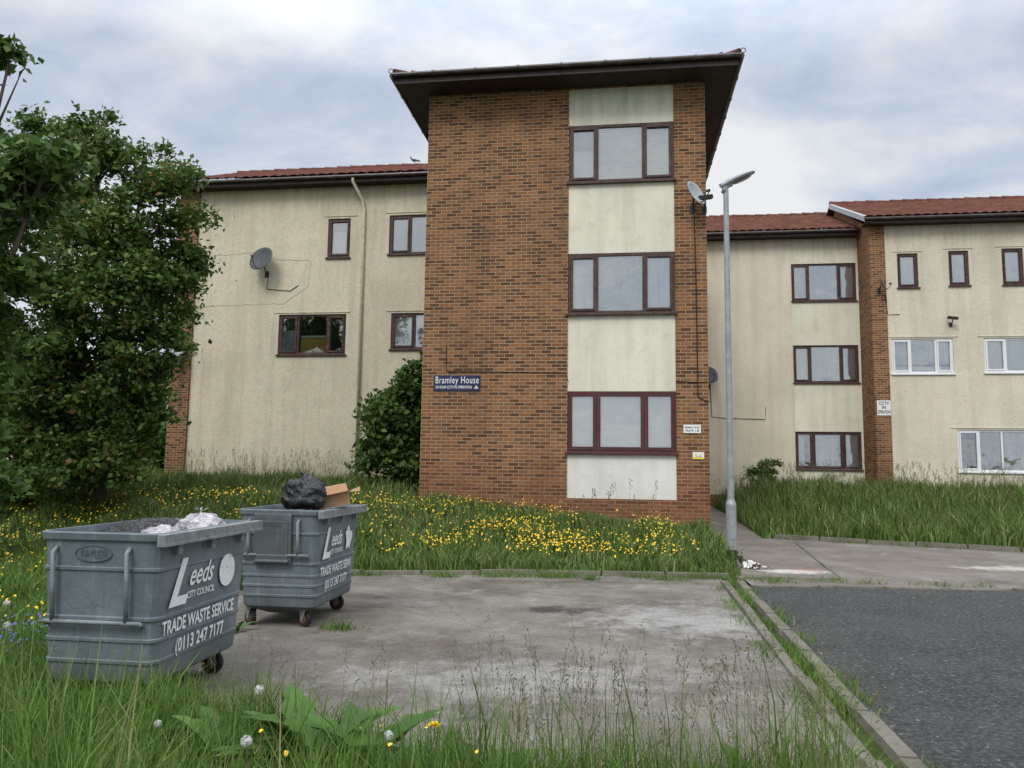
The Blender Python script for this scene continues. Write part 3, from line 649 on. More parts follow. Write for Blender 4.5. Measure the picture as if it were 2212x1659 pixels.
def rrect(hx,hy,z,r=.06,n=4):
    p=[]
    for cx,cy,a0 in ((hx-r,hy-r,0),(-hx+r,hy-r,90),(-hx+r,-hy+r,180),(hx-r,-hy+r,270)):
        for k in range(n):
            a=rad(a0+90*k/(n-1)); p.append((cx+r*math.cos(a),cy+r*math.sin(a),z))
    return p
def wbin(loc,rz,label,variant):
    e=empty('waste_bin',(*loc,0),rz,label=label,category='waste bin',group='grey wheeled trade waste bins')
    hx=lambda z:.385+.035*(z-.2); hy=lambda z:.575+.075*(z-.2)
    prof=[(.12,-.17),(.2,-.015),(.215,0)]
    for zr_ in ((.34,.48,.62,.94) if variant==0 else (.32,.42,.52,.64,.94)):
        prof+=[(zr_-.016,0),(zr_-.009,.009),(zr_+.009,.009),(zr_+.016,0)]
    prof+=[(1.125,0),(1.13,.018),(1.172,.022),(1.18,.016),(1.18,-.012),(1.14,-.018),(.9,-.03),(.45,-.05)]
    b=MB(); vs=[]
    for z,o in prof: vs+=rrect(hx(z)+o,hy(z)+o,z,.07 if o<.015 else .08)
    n=16; k_=len(prof); fs=[(i*n+k,i*n+(k+1)%n,(i+1)*n+(k+1)%n,(i+1)*n+k) for i in range(k_-1) for k in range(n)]
    fs+=[tuple(range(n-1,-1,-1)),tuple((k_-1)*n+k for k in range(n))]
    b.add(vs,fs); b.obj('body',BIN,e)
    X1=hx(1.15)+.022; r=MB()
    r.box((X1,-.71,1.10),(X1+.06,.70,1.178)); r.box((X1+.06,-.71,1.10),(X1+.066,.70,1.12))
    for yy in (-.45,.0,.45): r.box((hx(1.05)-.004,yy-.03,1.03),(X1+.02,yy+.03,1.099))
    r.obj('rim_ledge',RIM,e,bevel=.006)
    for sgn in (-1,1):
        hb=MB()
        def yf(z,o=.040): return sgn*(hy(z)+o)
        lowz=.60 if variant==0 else .73
        for x in (-.30,.22):
            hb.tube([(x,yf(1.09,0),1.08),(x,yf(1.07),1.05),(x,yf(.85),.85),(x,yf(lowz),lowz)],.015,8)
        hb.tube([(-.36,yf(lowz),lowz),(.31,yf(lowz),lowz)],.015,8)
        for x in (-.36,.31): hb.tube([(x,yf(lowz),lowz),(x,yf(lowz,0),lowz-.02)],.015,8)
        hb.obj('handle',BAR,e,smooth=True)
    yb=-hy(.98)-.014
    if variant==0:
        t=MB(); pts=[(.13*math.cos(a)-.04,0,.05*math.sin(a)) for a in [2*math.pi*i/24 for i in range(25)]]; t.tube(pts,.006,5); t.obj('maker_plate',EMB,e,(0,yb+.008,1.04))
        text('maker_lettering','TAYLOR',EMB,e,(-.04,yb+.000,1.04),R90,width=.20,size=.07,bold=.01)
    else:
        t=MB(); t.box((-.24,-.02,-.23),(.15,.02,.27)); t.box((-.21,-.03,-.2),(.12,-.021,.2)); t.tube([(-.22,-.03,-.2),(.13,-.03,-.2)],.02,8)
        t.obj('end_panel',BIN,e,(0,yb+.0,.87),(rad(4),0,0),bevel=.012)
        text('maker_lettering','TAYLOR',EMB,e,(-.05,yb-.05,1.04),R90,width=.2,size=.06,bold=.01)
    def T(s,y,z,w,size,bold=.02,shear=0,mat=DECAL,name='lettering',dx=0):
        return text(name,s,mat,e,(hx(z)+.015+dx,y,z),(rad(90),0,rad(90)),width=w,size=size,bold=bold,shear=shear)
    lz0=.82
    T('TRADE WASTE SERVICE' if variant==0 else 'TRADE WASTE SERVI',-.05,.545,.98 if variant==0 else .92,.125,.02)
    T('(0113 247 7177',-.03,.40,.66,.125,.02)
    T('L',-.40,lz0-.005,.24,.42,.03,.45,name='council_emblem')
    T('eeds',-.10,lz0+.035,.33,.21,.012,.45)
    T('CITY COUNCIL',-.08,lz0-.095,.38,.065,.015,dx=.0006)
    T('LCC',.02,1.05,.22,.07,0,0,EMB,'painted_initials')
    xx=hx(lz0)+.015
    def poly(m,pts,dx=0): m.add([(xx+dx,y,z) for y,z in pts],[tuple(range(len(pts)))])
    m=MB(); cy,cz=.29,lz0+.01
    if variant==0: poly(m,[(cy+.12*math.cos(a),cz+.12*math.sin(a)) for a in [2*math.pi*i/28 for i in range(28)]])
    else: poly(m,[(cy+(.10+.03*math.sin(3*a+1))*math.cos(a),cz+(.12+.025*math.sin(5*a))*math.sin(a)) for a in [2*math.pi*i/28 for i in range(28)]])
    m.obj('round_sticker',DECAL,e)
    for sx in (-1,1):
        for sy in (-1,1):
            w=empty('castor_wheel',(sx*.29,sy*.49,0),rad(random.uniform(-35,35)+90),e)
            MB().tube([(-.022,.05,.085),(.022,.05,.085)],.085,20).obj('tyre',RUB,w,bevel=.008)
            MB().tube([(-.026,.05,.085),(.026,.05,.085)],.045,14).obj('hub',HUB,w)
            f=MB(); f.box((-.04,0,.17),(.04,.09,.185)); f.tube([(0,.02,.185),(0,.02,.23)],.03,10)
            for s in (-1,1): f.add([(s*.034,.0,.17),(s*.034,.09,.17),(s*.034,.065,.07),(s*.034,.035,.07),(s*.04,.0,.17),(s*.04,.09,.17),(s*.04,.065,.07),(s*.04,.035,.07)],[(0,1,2,3),(4,7,6,5),(0,4,5,1),(1,5,6,2),(2,6,7,3),(3,7,4,0)])
            f.obj('fork',RIM,w)
    return e
wbin((-2.62,5.79),rad(-7),'grey wheeled trade waste bin overflowing with bags on long grass edge',0)
wbin((-2.26,8.51),rad(-7),'grey wheeled trade waste bin with bag and cardboard piled on top',1)
M=Mt('black_bag_plastic',(.014,.014,.016),.25,.6); v=M.co(); M.bump(M.noise(M.mapv(v,(1,1,.45)),9,4,.55,2.2),1.0,.05); BAG=M.m
M=Mt('white_bag_plastic',(.62,.58,.60),.4,.4); v=M.co(); M.col(M.ramp(M.noise(v,9,4,.6,1),[(.35,(.35,.33,.38)),(.5,(.62,.58,.60)),(.62,(.75,.73,.74)),(.7,(.55,.25,.30))])); M.bump(M.noise(v,14,5,.6,2),1.0,.06); WBAG=M.m
def bag(loc,r,mat,label,neck=True,seed=0,name='rubbish_bag'):
    n,m=56,34; vs=[];fs=[]
    for i in range(m+1):
        ph=math.pi*i/m
        for k in range(n):
            th=2*math.pi*k/n; d=Vector((math.sin(ph)*math.cos(th),math.sin(ph)*math.sin(th),math.cos(ph)))
            f=1+.26*mn.noise(d*1.6+Vector((seed,0,0)))+.14*mn.noise(d*4+Vector((seed,5,0)))+.05*(1-2*abs(mn.noise(d*6+Vector((seed,5,0)))))+.06*abs(math.sin(th*9+3*mn.noise(d*2)))*math.sin(ph)*max(0,d.z)
            p=Vector((d.x*r[0]*f,d.y*r[1]*f,d.z*r[2]*f))
            if neck and i<4: q=(4-i)/4; p.z+=r[2]*.28*q; p.x*=1-.5*q;p.y*=1-.5*q
            p.z=max(p.z,-r[2]*.8); vs.append(p)
    for i in range(m):
        for k in range(n): fs.append((i*n+k,(i+1)*n+k,(i+1)*n+(k+1)%n,i*n+(k+1)%n))
    b=MB().add(vs,fs)
    if neck:
        for a in (.3,2.0,4.0):
            c=Vector((0,0,r[2]*1.2)); t=Vector((math.cos(a),math.sin(a),.45))*.05
            b.add([c,c+t+Vector((-.02,.02,0)),c+t*1.1,c+t+Vector((.02,-.02,.01))],[(0,1,2,3)])
    b.obj(name,mat,None,loc,smooth=True,label=label,category='rubbish bag')
bag((-2.16,8.10,1.32),(.24,.22,.17),BAG,'tied black rubbish bag piled on top of grey bin',True,3)
bag((-2.28,8.70,1.0),(.30,.42,.20),BAG,'black rubbish bag inside grey bin',False,9)
bag((-2.36,5.95,1.13),(.17,.20,.12),WBAG,'crumpled white carrier bag in open grey bin',True,5)
bag((-2.74,5.65,1.04),(.22,.25,.15),BAG,'black rubbish bag inside open grey bin',False,1)
bag((-2.72,6.1,1.07),(.24,.26,.14),BAG,'black rubbish bag inside open grey bin',False,2)
bag((-2.46,5.52,1.08),(.14,.15,.11),WBAG,'small patterned carrier bag in open grey bin',False,7)
CARD=mottled('cardboard',(.48,.30,.17),.15,5,.9,.1); CARDI=mottled('cardboard_inner',(.34,.21,.12),.15,5,.9,.1)
b=MB(); Rc=Matrix.Rotation(rad(12),3,'Z')@Matrix.Rotation(rad(-10),3,'Y')
b.box((-.2,-.14,0),(.2,.14,.13),R=Rc)
for p in (((-.2,-.14,.13),(.2,-.14,.13),(.24,-.25,.15),(-.17,-.24,.13)),((.2,-.14,.132),(.2,.14,.132),(.33,.15,.16),(.32,-.12,.12)),((-.2,.14,.132),(.2,.14,.132),(.18,.22,.22),(-.15,.24,.21)),((-.2,-.14,.133),(-.2,.14,.133),(-.27,.13,.20),(-.29,-.1,.21))):
    q=[Rc@Vector(x) for x in p]; b.add(q+[x+Vector((0,0,-.004)) for x in q],[(0,1,2,3),(7,6,5,4),(0,4,5,1),(1,5,6,2),(2,6,7,3),(3,7,4,0)],1)
b.obj('cardboard_box',[CARD,CARDI],None,(-1.93,8.40,1.19),label='flattened open brown cardboard box on top of grey bin',category='cardboard box')
# ---------------------------------------------------------------- CAT & PIGEON
def skin(name,pts,edges,mat,loc,rz,root=0,parent=None,sub=2,**kw):
    me=bpy.data.meshes.new(name); me.from_pydata([p[:3] for p in pts],edges,[]); me.materials.append(mat)
    o=bpy.data.objects.new(name,me); COL.objects.link(o); o.location=loc; o.rotation_euler=(0,0,rz)
    sm=o.modifiers.new('s','SKIN'); sm.use_smooth_shade=True
    sv=me.skin_vertices[0].data
    for i,p in enumerate(pts):
        r=p[3]; sv[i].radius=(r,p[4] if len(p)>4 else r)
    sv[root].use_root=True
    m=o.modifiers.new('d','SUBSURF'); m.levels=sub; m.render_levels=sub
    if parent: o.parent=parent
    for k,v in kw.items(): o[k]=v
    return o
M=Mt('cat_fur',(.7,.68,.64),.9,.1); v=M.co(); sp=M.n('ShaderNodeSeparateXYZ',Vector=v)
f1=M.ma('ADD',M.noise(v,9,2),M.ma('MULTIPLY',sp.outputs[2],1.2))
M.col(M.mix(M.ramp(f1,[(.60,0.),(.64,1.)]),(.72,.70,.66),(.10,.075,.055))); M.bump(M.noise(v,120,3),.5,.005)
cp=[(0,0,.065,.07),(-.08,0,.075,.068),(-.15,0,.13,.045),(-.18,-.01,.195,.055,.050),(-.20,-.05,.182,.023),
    (.08,0,.06,.07),(.14,.01,.05,.05),(.20,.02,.025,.018),(.27,-.04,.018,.014),(.31,-.10,.016,.011),
    (-.12,-.07,.04,.026),(-.17,-.13,.022,.018),(-.08,-.08,.035,.024),(-.11,-.15,.02,.017),
    (.12,-.07,.035,.032),(.05,-.12,.022,.02),(-.01,-.15,.018,.016),(.16,-.06,.03,.028),(.12,-.15,.018,.018)]
ce=[(0,1),(1,2),(2,3),(3,4),(0,5),(5,6),(6,7),(7,8),(8,9),(1,10),(10,11),(1,12),(12,13),(5,14),(14,15),(15,16),(6,17),(17,18)]
cat=skin('cat',cp,ce,M.m,(3.98,13.0,G(3.98,13.0)+.01),rad(12),0,label='small white and brown cat lying on pavement beside lamp post',category='cat')
for s in (-1,1):
    MB().add([(-.18+s*.034-.018,-.005,.235),(-.18+s*.034+.018,-.005,.235),(-.18+s*.042,0,.285),(-.18+s*.034,.018,.235)],[(0,1,2),(1,3,2),(3,0,2)]).obj('ear',M.m,cat)
    MB().sph((-.185+s*.022,-.06,.205),.007,8,6).obj('eye',BLACK,cat)
MB().sph((-.203,-.074,.186),.006,8,6).obj('nose',BLACK,cat)
PIG=mottled('pigeon_feathers',(.10,.11,.13),.4,30,.7,.2)
px,py=UV(-8.96,9.12)
skin('pigeon',[(0,0,.12,.055),(-.08,0,.13,.045),(-.12,0,.19,.025),(-.14,0,.235,.028),(-.18,0,.232,.006),(.10,0,.09,.035),(.22,0,.06,.018,.03),(.0,-.02,.05,.008),(.0,-.02,.0,.006),(.0,.02,.05,.008),(.0,.02,.0,.006)],[(0,1),(1,2),(2,3),(3,4),(0,5),(5,6),(0,7),(7,8),(0,9),(9,10)],PIG,(px,py,12.19),rad(-8),0,label='grey pigeon perched on tiled roof ridge',category='pigeon')
# ---------------------------------------------------------------- VEGETATION
def foliage_mat(name,stops,trans=.35):
    M=Mt(name,rough=.6,spec=.25); g=M.n('ShaderNodeNewGeometry'); v=M.co()
    r=M.ma('ADD',M.ma('MULTIPLY',g.outputs['Random Per Island'],.6),M.ma('MULTIPLY',M.noise(v,.9,1),.5))
    c=M.ramp(r,stops); M.col(c)
    if trans:
        t=M.n('ShaderNodeBsdfTranslucent',Color=c); mx=M.n('ShaderNodeMixShader'); M.set(mx,0,trans); M.set(mx,1,M.b.outputs[0]); M.set(mx,2,t.outputs[0]); M.nt.links.new(mx.outputs[0],M.out.inputs[0])
    return M.m
LEAF1=foliage_mat('rowan_leaf',[(.25,(.034,.072,.015)),(.5,(.066,.130,.025)),(.7,(.115,.19,.040)),(.83,(.15,.22,.055)),(.88,(.24,.14,.06))],.3)
LEAF2=foliage_mat('sycamore_leaf',[(.25,(.032,.068,.016)),(.5,(.064,.125,.027)),(.8,(.115,.19,.042))],.28)
GRASS=foliage_mat('grass_blade',[(.2,(.048,.098,.017)),(.45,(.085,.165,.026)),(.68,(.132,.235,.040)),(.82,(.18,.26,.070)),(.92,(.30,.27,.14))],.2)
GRASS2=foliage_mat('meadow_grass_blade',[(.2,(.050,.092,.019)),(.45,(.085,.150,.028)),(.68,(.125,.200,.040)),(.82,(.165,.215,.070)),(.92,(.28,.25,.14))],0)
BARK=mottled('bark',(.10,.08,.06),.3,12,.95,.1,.8,30)
def leaves(name,C,sz,mat,parent=None,**kw):
    N=len(C); d=rng.normal(size=(N,3)); d/=np.linalg.norm(d,axis=1)[:,None]
    nrm=rng.normal(size=(N,3)); nrm[:,2]+=1.0; nrm[:,1]-=.4; nrm/=np.linalg.norm(nrm,axis=1)[:,None]
    a=np.cross(nrm,d); a/=np.linalg.norm(a,axis=1)[:,None]; d=np.cross(a,nrm)
    s=sz*rng.uniform(.6,1.3,N)[:,None]
    V=np.stack([C-d*s*.5,C+a*s*.30+nrm*s*.06,C+d*s*.5-nrm*s*.08,C-a*s*.30+nrm*s*.06],1).reshape(-1,3)
    return np_mesh(name,V,np.arange(4*N),np.full(N,4),mat,False,parent,**kw)
def clump_pts(ell,nsub,per,r):
    out=[]; w=np.array([e[3]*e[4]*e[5] for e in ell])**.67; w/=w.sum()
    for e_,q in zip(ell,w):
        k=max(3,int(nsub*q)); d=rng.normal(size=(k,3)); d/=np.linalg.norm(d,axis=1)[:,None]
        rr=rng.uniform(.35,1.05,k)**.5
        cs=np.array(e_[:3])+d*rr[:,None]*np.array(e_[3:6])
        sz=rng.uniform(.45,1.4,k)*r
        for c_,s_ in zip(cs,sz):
            p=rng.normal(size=(int(per*s_/r),3))*s_*np.array([.60,.60,.36]); p[:,2]-=.15*(p[:,0]**2+p[:,1]**2)/s_; out.append(c_+p)
    return np.concatenate(out)
def tree(name,loc,ell,nsub,per,r,lsz,leaf,trunk,label,cat='tree'):
    z0=G(*loc); e=empty(name,(loc[0],loc[1],z0),0,label=label,category=cat)
    b=MB(); H=trunk[0]; R0=trunk[1]
    b.tube([(0,0,-.2),(.03,.02,H*.2),(-.05,.04,H*.5),(.05,0,H*.8),(.08,0,H)],[R0*1.25,R0,R0*.75,R0*.4,R0*.12],10)
    for i,c in enumerate(ell):
        t=random.uniform(.15,.6); s=Vector((0,0,H*t)); q=Vector(c[:3]); mid=s.lerp(q,.5)+Vector((random.uniform(-.2,.2),random.uniform(-.2,.2),.2))
        b.tube([s,mid,q],[R0*.5,R0*.3,R0*.08],7)
        for k in range(4):
            q2=q+Vector((random.uniform(-1,1)*c[3],random.uniform(-1,1)*c[4],random.uniform(-.2,1)*c[5]))*.7
            b.tube([mid.lerp(q,.5),q2],[R0*.18,R0*.04],5)
    b.obj('trunk',BARK,e,smooth=True)
    P=clump_pts(ell,nsub,per,r); P=P[P[:,2]>.03]
    leaves('crown',P,lsz,leaf,e)
    return e
tree('rowan_tree',(-8.2,15.4),[(-.4,-.6,.9,1.4,1.0,.8),(.4,-.5,1.3,.8,.9,.9),(-.2,-.3,2.6,1.35,1.5,1.3),(.1,0,4.4,1.5,1.5,1.2),(1.15,0,5.0,.6,.9,.8),(1.1,-.2,3.3,.5,.8,.7),(.85,-.3,2.2,.5,.7,.7),(1.35,0,6.35,.55,.8,.6),(.5,0,7.0,.6,.7,.6),(-.5,0,7.4,.75,.9,.7),(.3,0,5.7,.9,1.1,.7),(-1.6,0,4.5,1.6,1.4,2.2),(-1.6,0,6.9,1.2,1.1,1.0),(-2.4,0,1.8,1.7,1.4,1.6),(-3.1,0,4.5,1.2,1.2,2.3)],560,165,.29,.125,LEAF1,(6.5,.15),'dense dark green rowan tree with rusty flower clusters on grass verge')
tree('sycamore_tree',(-8.2,10.6),[(-.3,0,5.0,1.0,1.2,1.2),(.9,.2,6.0,.8,.9,.4),(1.55,0,6.0,.5,.6,.25),(1.0,0,5.2,.5,.9,.4),(.2,0,2.8,.9,1.0,1.1),(.5,0,4.2,.8,1.0,.6),(.85,0,7.3,.2,.4,.3),(.5,0,1.5,.6,.8,.8),(.3,0,.7,.8,.8,.5)],130,105,.26,.17,LEAF2,(6.9,.14),'broad-leaved sycamore tree with spreading green branches')
tree('shrub',(-2.75,19.1),[(0,0,1.0,.95,.8,.9),(.15,0,2.1,.85,.8,.7),(.45,0,3.0,.5,.6,.55),(.75,-.1,3.5,.3,.4,.4),(-.45,0,1.6,.45,.6,.9),(.6,-.3,.6,.6,.5,.6)],140,110,.27,.17,LEAF2,(3.2,.05),'large green leafy shrub against cream wall beside brick tower','shrub')
tree('hedge_shrub',(-12.2,24.5),[(0,0,1.2,1.4,1.2,1.2),(-2.5,0,1.9,2.0,1.2,1.7),(-.6,0,2.5,1.1,1.0,1.2),(1.0,0,.8,.6,1.0,.8)],130,100,.42,.18,LEAF2,(3.0,.06),'overgrown green shrub behind grass verge','shrub')
tree('hedge_shrub',(-17.5,29.5),[(0,0,2.5,4,1.5,2.3),(3.5,0,2.3,2.6,1.5,2.0),(-5,0,3,3.5,1.5,2.6)],150,110,.6,.28,LEAF1,(4,.12),'distant mass of green hedge bushes','shrub')
x_,y_=UV(3.0,11.0)
tree('weed_bush',(x_,y_),[(0,0,.5,.5,.4,.4),(.3,0,.9,.3,.3,.3)],30,60,.18,.11,LEAF1,(1.0,.02),'dark green weedy bush growing against pale rendered wall','shrub')
PADP=np.array(padpts)
def inpoly(x,y,P):
    c=np.zeros(len(x),bool); j=len(P)-1
    for i in range(len(P)):
        xi,yi=P[i];xj,yj=P[j]
        c^=((yi>y)!=(yj>y))&(x<(xj-xi)*(y-yi)/(yj-yi+1e-12)+xi); j=i
    return c
def nz(x,y,s,o=0):
    return np.array([mn.noise(Vector((a*s+o,b_*s,0))) for a,b_ in zip(x,y)])
def free(x,y):
    u,v=toUV(x,y)
    ok=~inpoly(x,y,PADP)
    ok&=~((u>-6.08)&(u<0)&(v>-.03))
    ok&=~((u<=-6)&(v>5.27)&(u>-15.3))
    ok&=~pave_mask(x,y)
    ok&=~((u>0)&(u<6.6)&(v>RV-.03)); ok&=~((u>=6.58)&(v>V2-.05))
    xk=3.40-(11.35-y)*.1565
    ok&=~((y<11.5)&(x>xk-.40))
    return ok
def grass(name,regions,mat):
    Vs=[]
    for (x0,x1,y0,y1,n,h0,h1,w,lean,cond) in regions:
        x=rng.uniform(x0,x1,n); y=rng.uniform(y0,y1,n); ok=free(x,y)
        if cond is not None: ok&=cond(x,y)
        x=x[ok];y=y[ok]; n=len(x)
        hm=nz(x,y,1.6,3)*.8+nz(x,y,.5,9)*.5+nz(x,y,4.5,2)*.3+1; h=rng.uniform(h0,h1,n)*np.clip(hm,.35,1.75)
        z=gz(x,y)-.02; a=rng.uniform(0,2*np.pi,n); wx=np.cos(a)*w*rng.uniform(.5,1.5,n); wy=np.sin(a)*w*rng.uniform(.5,1.5,n)
        b_=rng.uniform(0,2*np.pi,n); l=h*rng.uniform(.05,1,n)*lean; lx=np.cos(b_)*l;ly=np.sin(b_)*l
        V=np.stack([np.stack([x-wx,y-wy,z],1),np.stack([x+wx,y+wy,z],1),np.stack([x-wx*.75+lx*.3,y-wy*.75+ly*.3,z+h*.58],1),np.stack([x+wx*.75+lx*.3,y+wy*.75+ly*.3,z+h*.58],1),np.stack([x+lx,y+ly,z+h*.58+h*.42*np.clip(1-.5*l/h,.2,1)],1)],1)
        Vs.append(V)
    V=np.concatenate(Vs); N=len(V); base=np.arange(N)[:,None]*5
    L=(base+np.array([0,1,3,2,2,3,4])[None]).ravel(); tot=np.tile([4,3],N)
    return np_mesh(name,V.reshape(-1,3),L,tot,mat,False,kind='stuff')
kerbclear=lambda x,y:(x<1.72-(4.5-y)*.155)
grass('grass',[(-4.2,1.9,2.6,4.75,27000,.18,.46,.0042,.65,kerbclear),
 (-4.2,1.8,2.9,4.5,2200,.45,.75,.0036,.5,kerbclear),
 (-5.5,-1.3,4.2,6.6,17000,.14,.40,.005,.65,None),
 (-9.5,-3.2,4.5,12,62000,.12,.42,.008,.65,None)],GRASS)
grass('grass',[(-13,3.9,12.02,17.5,90000,.08,.32,.010,.75,lambda x,y:y<17.3),
 (-16,-2,17.2,24,45000,.14,.48,.013,.65,None),
 (5.5,20,11.7,26,60000,.16,.58,.014,.6,lambda x,y:rng.random(len(x))<np.clip(.5+y*.03,0,1)),
 (-30,-13,14,34,16000,.2,.5,.02,.5,None)],GRASS2)
def stalks(name,P,hr_,mat,hw):
    b=MB()
    for (x,y) in P:
        z=G(x,y); h=random.uniform(*hr_); a=random.uniform(0,6.28); l=random.uniform(.02,.25)*h
        p=[(x,y,z),(x+math.cos(a)*l*.3,y+math.sin(a)*l*.3,z+h*.5),(x+math.cos(a)*l,y+math.sin(a)*l,z+h)]
        b.tube(p,[hw*.5,hw*.4,hw*.3],3)
        q=Vector(p[2])
        for k in range(10):
            c=q+Vector((random.gauss(0,hw*3.5),random.gauss(0,hw*3.5),-k*h*.022)); d=Vector((random.gauss(0,1),random.gauss(0,1),1.2)).normalized()*hw*5; s=d.cross(Vector((random.random(),random.random(),.1))).normalized()*hw*1.2
            b.add([c-d,c+s,c+d,c-s],[(0,1,2,3)])
    b.obj(name,mat,kind='stuff')
SEED=foliage_mat('grass_seed',[(.1,(.07,.08,.03)),(.5,(.13,.13,.055)),(.9,(.22,.18,.09))],.2)
P=[(random.uniform(-.2,1.5),random.uniform(3.2,4.4)) for _ in range(150)]+[(random.uniform(-3.8,-.5),random.uniform(3.2,4.6)) for _ in range(70)]
stalks('grass_seed_stalks',P,(.40,.84),SEED,.0027)
P=[]
while len(P)<620:
    x=random.uniform(6.2,19); y=random.uniform(12,25.5)
    if free(np.array([x]),np.array([y]))[0] and (y>21 or random.random()<.2): P.append((x,y))
for _ in range(260):
    u=random.uniform(-14.6,-7); P.append(UV(u,random.uniform(4.2,5.2)))
for _ in range(160): P.append((random.uniform(-6,2.8),random.uniform(13,15.2)))
stalks('grass_seed_stalks',[p for p in P if free(np.array([p[0]]),np.array([p[1]]))[0]],(.45,1.1),SEED,.006)
x=[];y=[]
for (a,b_,n,sp_) in (((3.23,11.4),(1.8,2.3),3000,.05),((3.42,11.3),(2.05,2.5),900,.05),((-3.4,11.6),(3.3,11.85),3000,.08),((3.4,11.8),(8,11.1),700,.06),((3.0,11.4),(1.88,4.4),900,.07),((5.9,17.35),(10.3,15.6),700,.06),((3.5,12),(4.0,15.5),500,.06)):
    t=rng.random(n); t=t[nz(t*9,t*0+n,1.0)>.0]; x.append(a[0]+(b_[0]-a[0])*t+rng.normal(0,sp_,len(t))); y.append(a[1]+(b_[1]-a[1])*t+rng.normal(0,sp_,len(t)))
for (cx,cy,s_) in ((-.9,11.6,.12),(.6,11.7,.15),(2.3,11.6,.15),(1.2,11.5,.08),(3.9,11.5,.15),(-1.7,7.9,.10),(-2.9,7.7,.15)):
    x.append(rng.normal(cx,s_,150)); y.append(rng.normal(cy,s_*.6,150))
x=np.concatenate(x);y=np.concatenate(y);n=len(x);h=rng.uniform(.02,.14,n);z=gz(x,y)+.01;a=rng.uniform(0,6.28,n);w=.005
b_=rng.uniform(0,6.28,n);lx=np.cos(b_)*h*.7;ly=np.sin(b_)*h*.7
V=np.stack([np.stack([x-np.cos(a)*w,y-np.sin(a)*w,z],1),np.stack([x+np.cos(a)*w,y+np.sin(a)*w,z],1),np.stack([x+lx,y+ly,z+h],1)],1)
np_mesh('kerb_weeds',V.reshape(-1,3),np.arange(3*n),np.full(n,3),GRASS,False,kind='stuff')
BUT=Mt('buttercup_petal',(.80,.50,.02),.5,.3).m
def flowers(name,regs,mat,rf,rn):
    pts=[]
    for (x0,x1,y0,y1,n,h,thr) in regs:
        x=rng.uniform(x0,x1,n);y=rng.uniform(y0,y1,n);ok=free(x,y)&(nz(x,y,.8,20)+.35*nz(x,y,3,5)>thr+rng.normal(0,.2,n)); x=x[ok];y=y[ok]
        pts.append(np.stack([x,y,gz(x,y)+h*rng.uniform(.6,1.25,len(x))],1))
    C=np.concatenate(pts);N=len(C);a=rng.uniform(0,6.28,N);tl=rng.normal(0,.35,(N,2)); vs=[]
    far=np.where(C[:,1]>7,rf,rn)*rng.uniform(.65,1.2,N)
    for k in range(6):
        th=a+k*math.pi/3; r=far*(1 if k%2==0 else .75); dx=np.cos(th)*r;dy=np.sin(th)*r; vs.append(np.stack([C[:,0]+dx,C[:,1]+dy,C[:,2]+dx*tl[:,0]+dy*tl[:,1]+dy*.5],1))
    np_mesh(name,np.stack(vs,1).reshape(-1,3),np.arange(6*N),np.full(N,6),mat,False,kind='stuff')
flowers('buttercups',((-11,3.2,12.7,16.3,4600,.27,.05),(-1.5,2.9,12.9,15.0,1300,.26,.0),(-8.5,-3.9,7.5,11.8,900,.34,.08),(-7,-3.8,5.8,7.6,130,.34,0),(-1.3,.1,3.3,3.9,10,.44,-1),(5.8,9,16.5,19,60,.4,.1)),BUT,.0165,.012)
flowers('bluebells',((-4.5,-3.6,5.4,6.7,260,.33,-.3),),Mt('bluebell_petal',(.10,.11,.32),.6,.2).m,.012,.010)
STEM=mottled('dandelion_stem',(.16,.14,.07),.2,20,.7,.2); FLUFF=Mt('dandelion_fluff',(.60,.60,.58),.9,.1).m; PET=Mt('dandelion_petal',(.85,.60,.02),.6,.2).m
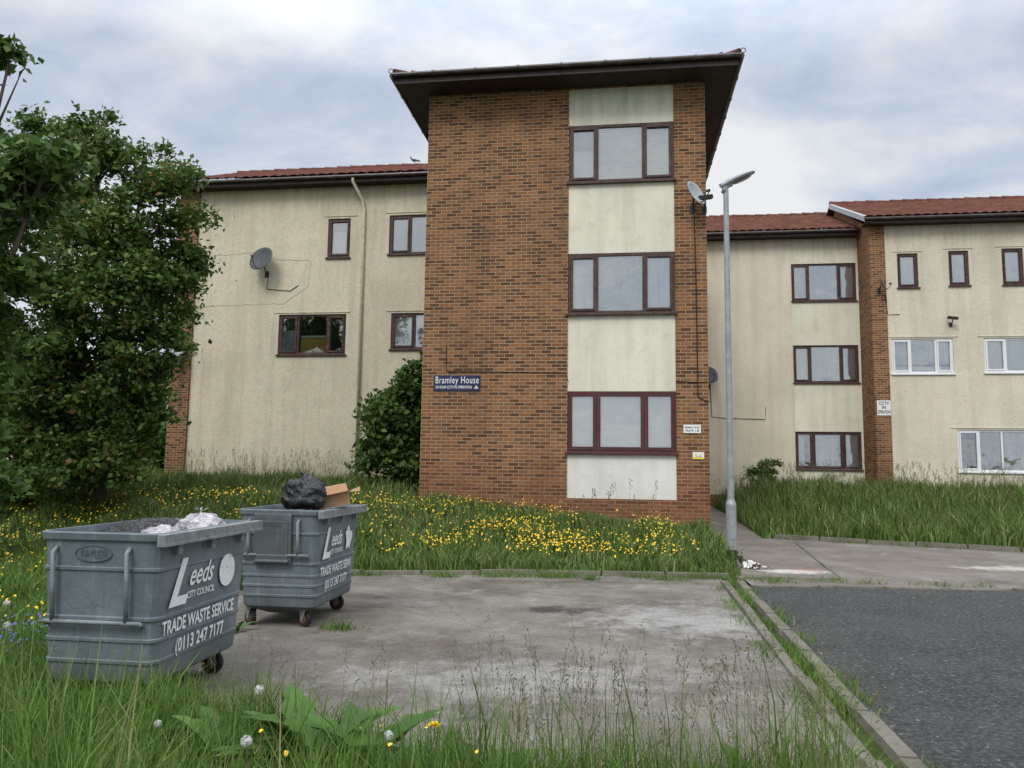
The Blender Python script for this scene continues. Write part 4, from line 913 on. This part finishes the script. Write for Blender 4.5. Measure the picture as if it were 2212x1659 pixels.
def dandelion(x,y,zh,kind,r=.026):
    z0=G(x,y); e=empty('dandelion',(x,y,z0),0,label='white fluffy dandelion seed head in long grass' if kind else 'yellow dandelion flower in long grass',category='dandelion')
    MB().tube([(.04,.05,0),(.02,.02,zh*.5),(0,0,zh)],[.004,.003,.0025],6).obj('stem',STEM,e)
    b=MB()
    if kind:
        b.sph((0,0,zh),r*.25,8,6)
        for i in range(120):
            d=Vector((random.gauss(0,1),random.gauss(0,1),random.gauss(0,1))).normalized(); s=d.cross(Vector((.3,.5,.8))).normalized(); t=d.cross(s); p=Vector((0,0,zh))
            b.add([p+d*r*.3-s*.0004,p+d*r*.3+s*.0004,p+d*r*.9],[(0,1,2)])
            for k in range(3):
                an=random.random()*6.28; q=(s*math.cos(an)+t*math.sin(an))*r*.28; n2=d.cross(q).normalized()*.0007
                b.add([p+d*r*.85-q-n2,p+d*r*.85-q+n2,p+d*r+q+n2,p+d*r+q-n2],[(0,1,2,3)])
        b.obj('seed_head',FLUFF,e)
    else:
        for i in range(70):
            an=random.random()*6.28; el=random.uniform(.05,1.2); d=Vector((math.cos(an)*math.cos(el),math.sin(an)*math.cos(el),math.sin(el)*.6)); s=Vector((-math.sin(an),math.cos(an),0))*.0025; p=Vector((0,0,zh))
            b.add([p-s*.6,p+s*.6,p+d*r+s,p+d*r-s],[(0,1,2,3)])
        b.obj('flower',PET,e)
for a in ((-1.32,4.24,.45,1),(-1.11,3.42,.47,1,.024),(-.52,3.51,.47,1,.022),(-.33,3.62,.48,0,.03),(-3.55,5.6,.48,1),(-1.7,3.9,.38,1,.018),(-4.2,6.6,.45,1)): dandelion(*a)
DOCK=foliage_mat('dock_leaf',[(.1,(.045,.10,.022)),(.5,(.075,.155,.033)),(.9,(.12,.21,.05))],.2)
def dock(x,y,n,L,label):
    b=MB()
    for i in range(n):
        a=random.uniform(0,6.28); el=random.uniform(.6,1.3); l=L*random.uniform(.6,1.1); w=l*.15; d=Vector((math.cos(a)*math.cos(el),math.sin(a)*math.cos(el),math.sin(el))); s=Vector((-math.sin(a),math.cos(a),0))
        vs=[];m=12
        for k in range(m+1):
            t=k/m; c=d*l*t+Vector((math.cos(a),math.sin(a),-1.1))*l*.28*t*t; ww=w*(math.sin(math.pi*min(1,max(0,(t-.12)/.88))**.75)+.06)*(1+.22*math.sin(k*2.3+i))
            vs+=[c-s*ww+Vector((0,0,ww*.45)),c,c+s*ww+Vector((0,0,ww*.45))]
        fs=[]
        for k in range(m): fs+=[(3*k,3*k+1,3*k+4,3*k+3),(3*k+1,3*k+2,3*k+5,3*k+4)]
        b.add(vs,fs)
    b.obj('dock_plant',DOCK,None,(x,y,G(x,y)),smooth=True,label=label,category='weed plant')
for (x,y,n,L) in ((-1.05,4.25,20,.56),(-.75,4.2,18,.52),(-1.9,4.5,10,.40),(-2.4,4.9,9,.34),(1.2,4.0,8,.40),(-.2,3.9,12,.48),(-1.5,4.3,12,.44),(-2.65,7.75,8,.2)): dock(x,y,n,L,'broad-leaved green dock weed growing in long grass')
